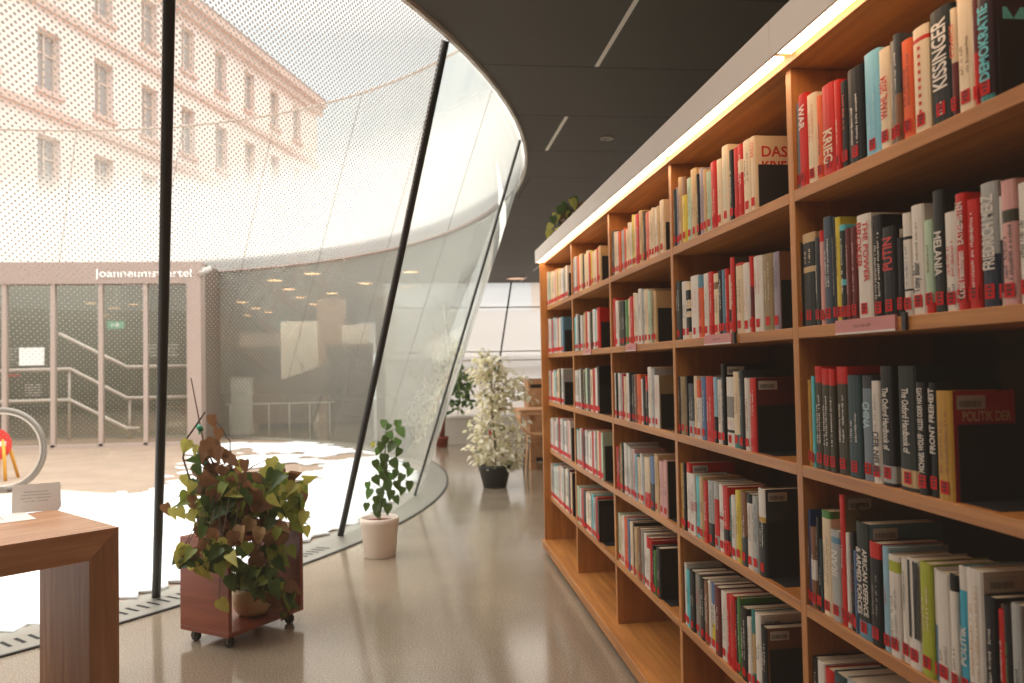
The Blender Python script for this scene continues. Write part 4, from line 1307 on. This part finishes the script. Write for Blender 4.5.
mb = MB(); ribbon(mb, [(-.25,.70),(-.1,.705),(.1,.70)], -.2, -.15, .014); mb.build('armrest', WF, ch)
for (x, y) in ((-.16,-.16),(.16,-.16),(-.16,.16),(.16,.16)):
    mb = MB(); mb.tube([(x,y,.452),(x*1.15,y*1.1,0)], .011, 8); mb.build('leg', mat('chair_steel', (130,124,116), .35, .8), ch)

# ------------------------------------------------------------------ far end window
bn = thing('window_bench', 'low white boxed sill under the bright window at the aisle end', 'bench', (1.6,13.4,0))
mb = MB(); mb.box(-1.25,3.5,0,.36,0,.43); mb.build('front_box', mat('white_laminate', (206,194,182), .5), bn); mb = MB(); mb.box(-1.27,3.5,-.015,.38,.43,.47); mb.build('sill_top', mat('white_sill', (232,224,214), .4), bn)
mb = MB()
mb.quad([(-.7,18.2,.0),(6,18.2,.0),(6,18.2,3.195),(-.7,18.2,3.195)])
w9 = tag(mb.build('window_9', glass_material('end_glass_painted_haze', False, (-5,-4,0,.5), tint=(.95,.95,.93))), kind='structure')  # even white film paints haze into this glass
mb = MB(); mb.tube([(1.80,18.15,.9),(2.189,18.15,3.19)], .02, 8); mb.build('mullion', DK, w9)
for (xa,xb) in ((2.75,3.15),(.9,1.2),(4.2,4.7)): mb = MB(); mb.tube([(xa,18.16,.0),(xb,18.16,3.19)], .012, 6); mb.build('glass_joint', SEAM, w9)
for z in (2.63,1.62,1.42): mb = MB(); mb.box(-.7,6,18.15,18.18,z-.012,z+.012); mb.build('glazing_bar', mat('pale_bar', (206,186,176), .5), w9)
far = thing('glass_pavilion', 'pale glass and stone pavilion showing faintly outside the end window', 'building', (2,27,0))
mb = MB(); mb.box(-2.65,4.0,0,.4,.01,3.1); mb.build('wall', mat('pavilion_white', (226,220,216), .8), far)
mb = MB(); mb.box(-2.6,2.6,-.3,-.0005,1.25,1.62); mb.build('ledge', mat('pavilion_grey', (176,172,168), .8), far)

# ------------------------------------------------------------------ entrance across the courtyard
PKG = mat('entrance_panel', (176,154,144), .6)
d1 = MB(); EY = 14.72
def ent(mb, x0, x1, z0, z1, y0=0., y1=.16, mi=0): mb.box(x0,x1,EY+y0,EY+y1,z0,z1,mi)
ent(d1,-14,-3.78,2.86,3.24,0,.3)
ent(d1,-4.02,-3.78,0,2.86,0,.3)
door = tag(d1.build('door_1', PKG), kind='structure')
for x in (-6.27,-5.48,-4.73,-7.06,-7.85):
    mb = MB(); ent(mb, x-.035, x+.035, .02, 2.86, .02, .12); mb.build('door_post', mat('entrance_frame', (186,166,156), .5), door)
mb = MB(); ent(mb,-14,-4.02,0,.06,.02,.12); mb.build('threshold', mat('entrance_frame', (186,166,156), .5), door)
GP = glass_material('entrance_glass', False, tint=(.8,.81,.78))
xs = [-7.85,-7.06,-6.27,-5.48,-4.73,-4.02]
for a, b in zip(xs, xs[1:]):
    mb = MB(); mb.quad([(a+.035,EY+.07,.06),(b-.035 if b > -4.1 else b-.035,EY+.07,.06),(b-.035,EY+.07,2.86),(a+.035,EY+.07,2.86)]); mb.build('pane', GP, door)
lt = MB(); letters(lt, 'Joanneumsviertel', (-5.56,EY-.02,2.925), (1,0,0), (0,0,1), 1.63, .185, 0, .006)
lo = lt.build('lettering', mat('white_letters', (240,236,230), .5, emit=(255,250,245), es=.4), door)
mb = MB(); ent(mb,-6.83,-6.42,1.45,1.76,.055,.066); mb.build('poster', mat('poster_white', (236,234,230), .6), door)
rr = random.Random(12); mb = MB()
for k in range(7): scribble(mb, (-7.12,EY+.06,1.73-k*.047), (1,0,0), (0,0,1), .27, .022, rr, 0, .018)
for k in range(5): scribble(mb, (-6.73,EY+.06,1.1-k*.045), (1,0,0), (0,0,1), .28, .022, rr, 0, .018)
for k in range(4): scribble(mb, (-4.68,EY+.06,1.76-k*.06), (1,0,0), (0,0,1), .5, .024, rr, 0, .02)
mb.build('door_print', mat('door_print_white', (198,190,180), .6), door)
mb = MB(); scribble(mb, (-7.1,EY+.06,1.26), (1,0,0), (0,0,1), .3, .05, rr, 0, .03); mb.build('door_print', mat('door_print_red', (190,90,80), .6), door)
wl = MB(); wl.box(-3.98,-3.78,EY+.3,17.0,0,3.24); tag(wl.build('wall_entrance', mat('entrance_side_render', (120,106,94), .8)), kind='structure')
cam = thing('security_camera', 'small white security camera on the corner of the entrance wall', 'camera', (-3.72,14.76,3.07))
mb = MB(); mb.tube([(.12,-.02,.06),(-.09,-.05,-.05)], .05, 12); mb.build('camera_body', mat('camera_white', (206,198,190), .4), cam); mb = MB(); mb.tube([(-.0575,0,.06),(.02,0,.05),(.03,-.02,.01)], .018, 8); mb.build('bracket', mat('camera_white', (206,198,190), .4), cam)
RAIL = mat('rail_white', (226,212,202), .4)
hr = thing('stair_handrail', 'pale double handrail stepping down behind the entrance glass', 'handrail', (-6.2,16.5,0))
for pts in ([(-8.4,1.37),(-6.695,1.386),(-5.64,.797),(-4.2,.79)], [(-8.4,.775),(-6.696,.783),(-5.64,.2),(-5.4,.2)], [(-6.9,2.08),(-6.177,1.689),(-5.638,1.405),(-4.2,1.402)]):
    mb = MB(); mb.tube([(x+6.2,0,z) for x, z in pts], .035, 8); mb.build('rail', RAIL, hr)
for x, z in ((-8.2,1.37),(-6.72,1.38),(-4.3,1.40),(-5.6,.8)):
    mb = MB(); mb.tube([(x+6.2,0.03,0),(x+6.2,.03,z)], .025, 8); mb.build('post', RAIL, hr)

# hoop stand and no entry barrier in the courtyard
hp = thing('hoop_stand', 'large grey metal hoop standing on the courtyard beyond the table', 'bicycle stand', (-4.52,9.4,0))
mb = MB(); mb.tube([(.44*math.cos(q*PI/32), 0, .47+.44*math.sin(q*PI/32)) for q in range(65)], .026, 10, caps=False); mb.build('hoop', mat('hoop_grey', (128,120,112), .4, .5), hp)
mb = MB(); mb.tube([(.40*math.cos(q*PI/32), 0, .47+.40*math.sin(q*PI/32)) for q in range(65)], .012, 8, caps=False); mb.build('inner_rim', mat('hoop_pale', (206,196,186), .4, .3), hp)
mb = MB(); mb.box(-.08,.08,-.06,.06,0,.05); mb.build('foot', mat('hoop_grey', (128,120,112), .4, .5), hp)
ne = thing('no_entry_barrier', 'yellow-legged barrier with a round red no entry sign in the courtyard', 'barrier', (-5.12,10.6,0))
YEL = mat('barrier_yellow', (222,160,48), .5)
for sx in (-1,1):
    for sy in (-1,1):
        mb = MB(); mb.tube([(.03*sx+.02,0.03*sy,.56),(.12*sx+.02,.16*sy,0)], .02, 8); mb.build('leg', YEL, ne)
mb = MB(); mb.tube([(-.5,0,.50),(.10,0,.50)], .025, 8); mb.build('crossbar', YEL, ne)
mb = MB(); mb.tube([(-.03,-.05,.44),(-.03,-.062,.44)], .195, 36); sg = mb.build('sign_disc', mat('sign_red', (206,52,44), .5), ne)
mb = MB(); mb.box(-.16,.10,-.065,-.0622,.415,.475); mb.build('white_bar', mat('sign_white', (236,230,224), .5), sg)

# ------------------------------------------------------------------ the library across the courtyard, seen through the far glass
DL = mat('downlight_glow', (255,220,180), .5, emit=(255,190,130), es=6.0); DLR = mat('downlight_rim', (150,138,122), .5)
DLP = [(-2.95,17.4),(-2.03,16.2),(-2.96,19.35),(-3.0,21.5),(-2.07,20.44),(-2.97,23.8),(-1.11,18.1),(-4.78,22.9),(-4.84,25.2),(-5.74,28.3),(-4.77,26.9),(-2.91,25.8),(-2.88,30.5),(-.2,19.06),(-8.75,24.6),(-7.78,23.3),(-10.1,27.5),(-8.74,22.8),(-8.2,25.5),(-.09,16.0)]
for i, (x, y) in enumerate(DLP):
    t = thing('downlight', 'round warm ceiling downlight lit in the library across the courtyard', 'ceiling light', (x,y,HC-.001), 0, 'downlights across the courtyard')
    mb = MB(); mb.lathe([(.20,0),(.20,-.012),(.17,-.014),(.165,0)], 24); mb.build('rim', DLR, t)
    mb = MB(); mb.lathe([(0,-.006),(.165,-.006)], 24); mb.build('diffuser', DL, t)
t = thing('downlight', 'round warm ceiling downlight lit at the far end of the aisle', 'ceiling light', (2.2,17.3,HC-.001))
mb = MB(); mb.lathe([(.24,0),(.24,-.012),(.21,-.014),(.205,0)], 24); mb.build('rim', DLR, t); mb = MB(); mb.lathe([(0,-.006),(.205,-.006)], 24); mb.build('diffuser', mat('downlight_peach', (255,214,190), .5, emit=(255,200,170), es=.75), t)
t = thing('downlight', 'small unlit round downlight in the dark ceiling above the bookcase', 'ceiling light', (1.633,6.576,HC-.001))
mb = MB(); mb.lathe([(.055,0),(.055,-.008),(.042,-.01),(.04,0)], 24); mb.build('rim', mat('downlight_rim_pale', (176,164,148), .5), t); mb = MB(); mb.lathe([(0,-.003),(.04,-.003)], 24); mb.build('diffuser', mat('downlight_off', (120,110,98), .4), t)
sgn = thing('hanging_sign', 'pale hanging sign board in the library across the courtyard', 'sign', (-3.38,18.0,1.8)); mb = MB(); mb.box(-.43,.43,-.02,.02,0,.31); mb.build('board', mat('sign_pale', (214,186,172), .6), sgn)
for x in (-.3,.3): mb = MB(); mb.tube([(x,0,.31),(x,0,1.398)], .006, 6); mb.build('rod', RAIL, sgn)
WPN = mat('white_panel', (222,216,206), .6)
for (x, w, h, y, lab) in ((-3.55,.42,1.15,16.9,'short white display panel standing behind the far glass railing'),(-2.9,.9,2.5,20.5,'wide white wall panel in the library across the courtyard'),(-1.5,.7,2.4,20.6,'narrow white wall panel across the courtyard near the corner')):
    t = thing('display_panel', lab, 'panel', (x,y,0)); mb = MB(); mb.box(-w/2,w/2,0,.05,.06,h); mb.build('board', WPN, t); mb = MB(); mb.box(-w/2,w/2,-.12,.17,0,.06); mb.build('foot', RAIL, t)
BRN = wood('far_counter_wood', (112,84,62), (142,108,80), (3,20,20), .5)
t = thing('service_counter', 'brown wooden counter with a slanted side across the courtyard', 'counter', (-2.9,18.4,0))
mb = MB(); mb.raw([(-.7,0,.1),(.55,0,.1),(1.0,0,1.45),(.0,0,1.1),(-.75,0,1.05),(-.7,.7,.1),(.55,.7,.1),(1.0,.7,1.45),(.0,.7,1.1),(-.75,.7,1.05)], [(0,1,2,3,4),(9,8,7,6,5),(0,5,6,1),(1,6,7,2),(2,7,8,3),(3,8,9,4),(4,9,5,0)]); mb.build('body', BRN, t); mb = MB(); mb.box(-.6,.5,.05,.65,0,.1); mb.build('plinth', MATS['plinth_dark'], t)
t = thing('shelf_unit', 'dark brown shelf unit against the light wall across the courtyard', 'shelf', (-1.6,19.6,0))
mb = MB(); mb.box(-.55,.55,.3,.34,0,1.9); mb.build('back_panel', BRN, t)
for x in (-.55,.51): mb = MB(); mb.box(x,x+.04,0,.3,0,1.9); mb.build('side_panel', BRN, t)
for k in range(5): mb = MB(); mb.box(-.51,.51,0,.3,.1+k*.42,.13+k*.42); mb.build('shelf', BRN, t)
t = thing('column', 'brown timber clad column across the courtyard below the downlights', 'column', (-2.25,22,0)); mb = MB(); mb.box(-.35,.35,-.35,.35,0,HC-.002); mb.build('cladding', BRN, t)
t = thing('glass_railing', 'low railing of slim pale posts behind the far glass', 'railing', (-2.6,16.55,0))
for x in (-1.1,-.7,-.35,.05,.45,.85): mb = MB(); mb.tube([(x,0,0),(x,0,.62)], .014, 6); mb.build('post', RAIL, t)
mb = MB(); mb.tube([(-1.2,0,.62),(.95,0,.62)], .016, 6); mb.build('top_rail', RAIL, t)
t = thing('table_lamp', 'small white table lamp on the brown counter across the courtyard', 'lamp', (-2.6,18.75,1.226)); 
mb = MB(); mb.lathe([(0,0),(.06,0),(.06,.015),(.012,.02),(.012,.14)], 16); mb.build('base', RAIL, t); mb = MB(); mb.lathe([(.075,.12),(.055,.24),(0,.24)], 20); mb.build('lamp_shade', WPN, t)
for k, (xa,xb,z) in enumerate(((-.9,.35,1.62),(-.8,-.2,1.1))):
    pass
ex = thing('exit_sign', 'small green lit exit sign hanging inside the entrance across the courtyard', 'sign', at(116,325,17.4))
mb = MB(); mb.box(-.16,.16,-.02,.02,-.08,.08); mb.build('sign_box', mat('exit_green', (60,170,130), .4, emit=(90,220,180), es=.7), ex)
mb = MB(); mb.quad([(-.1,-.022,-.02),(.02,-.022,-.02),(.02,-.022,.02),(-.1,-.022,.02)]); mb.quad([(.02,-.022,-.055),(.1,-.022,0),(.02,-.022,.055)]); mb.build('arrow', mat('exit_white', (240,250,244), .5, emit=(255,255,255), es=.8), ex)
mb = MB(); mb.tube([(0,0,.08),(0,0,HC-.002-ex.location.z)], .008, 6); mb.build('rod', RAIL, ex)
# shell of the building
mb = MB(); mb.quad([(6,-6,0),(6,18.3,0),(6,18.3,HC),(6,-6,HC)]); tag(mb.build('wall_right', mat('inner_wall_brown', (92,80,68), .8)), kind='structure')
mb = MB(); mb.quad([(-26,-6,0),(6,-6,0),(6,-6,HC),(-26,-6,HC)]); tag(mb.build('wall_back', MATS['inner_wall_brown']), kind='structure')
mb = MB(); mb.quad([(-26,-6,0),(-26,-6,HC),(-26,34,HC),(-26,34,0)]); tag(mb.build('wall_left', MATS['inner_wall_brown']), kind='structure')
mb = MB(); mb.quad([(-26,33.9,0),(-26,33.9,HC),(-2.4,33.9,HC),(-2.4,33.9,0)]); tag(mb.build('wall_far', mat('far_wall_pale', (150,136,120), .8)), kind='structure')
mb = MB(); mb.box(-.9,-.7,18.3,33.9,0,HC); tag(mb.build('wall_partition', MATS['far_wall_pale']), kind='structure')

# ------------------------------------------------------------------ old building above the plaza
ZP = HC+.28
PNK = mat('stucco_pink', (226,206,198), .85, noise=.04, nscale=.6); COR = mat('cornice_stone', (200,172,160), .85); TRM = mat('window_surround', (158,124,104), .8); GLS = mat('old_window_glass', (158,152,150), .4); FRM = mat('old_window_frame', (206,186,172), .6)
ang = math.atan2(.958,.286)
bl = thing('old_building', 'long pink stucco building with rows of tall windows above the courtyard', 'building', (-6.2,52.6,ZP), ang)
# local x runs along the facade towards its far corner (0), facade faces -y
BL_, EZ = 48, 18.4-ZP
rowsz = [(15.3,17.4),(11.4,13.6),(7.7,9.8),(4.6,6.2)]
cols_t = [1.2+.0]+[2.95+2.93*k for k in range(16)]
ops = [(-(t+.55), -(t-.55), z0-ZP, z1-ZP) for t in cols_t[1:] for (z0,z1) in rowsz]
mb = MB()
xs = sorted(set([-BL_,0]+[q for o_ in ops for q in o_[:2]])); zs = sorted(set([0,EZ]+[q for o_ in ops for q in o_[2:]]))
for i in range(len(xs)-1):
    for j in range(len(zs)-1):
        cx = (xs[i]+xs[i+1])/2; cz = (zs[j]+zs[j+1])/2
        if any(o_[0] < cx < o_[1] and o_[2] < cz < o_[3] for o_ in ops): continue
        mb.quad([(xs[i],0,zs[j]),(xs[i+1],0,zs[j]),(xs[i+1],0,zs[j+1]),(xs[i],0,zs[j+1])])
mb.quad([(0,0,0),(0,14,0),(0,14,EZ),(0,0,EZ)]); mb.quad([(-BL_,14,0),(-BL_,0,0),(-BL_,0,EZ),(-BL_,14,EZ)]); mb.quad([(0,14,0),(-BL_,14,0),(-BL_,14,EZ),(0,14,EZ)])
mb.build('wall', PNK, bl)
mb = MB(); mb.box(-BL_-.4,.4,-.55,0,EZ-.1,EZ+.35); mb.box(-BL_-.4,.4,-.3,0,EZ-.6,EZ-.1); mb.build('cornice', COR, bl)
for z in (10.5,14.3,6.9): mb = MB(); mb.box(-BL_,.1,-.16,0,z-ZP,z-ZP+.28); mb.build('string_course', COR, bl)
mb = MB(); mb.raw([(-BL_-.5,-.6,EZ+.35),(.5,-.6,EZ+.35),(.5,14.5,EZ+.35),(-BL_-.5,14.5,EZ+.35),(-BL_+5,7,EZ+5),(-5,7,EZ+5)], [(0,1,5,4),(1,2,5),(2,3,4,5),(3,0,4),(3,2,1,0)]); mb.build('roof', mat('roof_tiles', (128,92,78), .8), bl)
for (x0,x1,z0,z1) in ops:
    f = MB(); y = .28
    f.box(x0,x1,0,y,z0-.02,z0); f.quad([(x0,0,z0),(x0,y,z0),(x0,y,z1),(x0,0,z1)]); f.quad([(x1,y,z0),(x1,0,z0),(x1,0,z1),(x1,y,z1)]); f.quad([(x0,y,z1),(x1,y,z1),(x1,0,z1),(x0,0,z1)])
    f.box(x0-.12,x1+.12,-.14,0,z0-.18,z0,1); f.box(x0,x1,y-.06,y,z1-.1,z1,2)
    for xx in (x0,(x0+x1)/2-.04,x1-.08): f.box(xx,xx+.08,y-.06,y,z0,z1-.1,2)
    f.box(x0,x1,y-.05,y,z0+(z1-z0)*.62,z0+(z1-z0)*.62+.07,2)
    w = f.build('window', [PNK, COR, FRM], bl)
    g = MB(); g.quad([(x0,y,z0),(x1,y,z0),(x1,y,z1),(x0,y,z1)]); g.build('pane', GLS, w)
wb = thing('white_block', 'plain pale rendered block on the plaza at the right of the sky', 'building', (10,40,ZP))
mb = MB(); mb.box(-3,10,0,8,0,17); mb.build('wall', mat('pale_render', (196,180,166), .85), wb); mb = MB(); mb.box(-3.3,10.3,-.3,8.3,17.0,17.4); mb.build('parapet', COR, wb)

# ------------------------------------------------------------------ light
w = bpy.data.worlds.new('overcast_sky'); scn.world = w; w.use_nodes = True
nt = w.node_tree; bg = nt.nodes['Background']
tc = nt.nodes.new('ShaderNodeTexCoord'); sp = nt.nodes.new('ShaderNodeSeparateXYZ'); cr = nt.nodes.new('ShaderNodeValToRGB')
cr.color_ramp.elements[0].position = .38; cr.color_ramp.elements[0].color = (.24,.246,.248,1); cr.color_ramp.elements[1].position = .68; cr.color_ramp.elements[1].color = (1.0,.985,.96,1)
nt.links.new(tc.outputs['Generated'], sp.inputs[0]); nt.links.new(sp.outputs['Z'], cr.inputs['Fac']); nt.links.new(cr.outputs['Color'], bg.inputs['Color'])
bg.inputs['Strength'].default_value = 4.6
def area(name, loc, size, power, rot=(0,0,0), col=(1,.86,.7), sy=None):
    l = bpy.data.lights.new(name, 'AREA'); l.energy = power; l.color = col; l.shape = 'RECTANGLE'; l.size = size; l.size_y = sy or size
    o = bpy.data.objects.new(name, l); COL.objects.link(o); o.location = loc; o.rotation_euler = rot; return o
area('fill_light_aisle', (.0,1.2,HC-.03), 1.2, 20, (0,0,0), (1,.88,.74))  # added fill for the aisle, no fitting modelled here
area('fill_light_far', (-3.5,22,HC-.03), 6, 420, (0,0,0), (1,.85,.68))  # added fill brightening the library across, besides the modelled downlights
area('fill_light_entrance', (-7.5,19,HC-.03), 4, 70, (0,0,0), (1,.87,.72))  # added fill to lift the dark interior behind the entrance glass
area('fill_light_end', (2.6,12,HC-.03), 2.5, 45, (0,0,0), (1,.9,.78))  # added fill near the aisle end, not a fitting of the room
vs = scn.view_settings; vs.view_transform = 'Standard'; vs.look = 'None'; vs.exposure = 0; vs.gamma = 1
vs.use_curve_mapping = True; cm = vs.curve_mapping; cm.black_level = (-.0105,-.0082,-.0062); cm.update()
scn.cycles.max_bounces = 10; scn.cycles.diffuse_bounces = 5; scn.cycles.transparent_max_bounces = 24; scn.cycles.sample_clamp_indirect = 6
scn.cycles.use_denoising = True
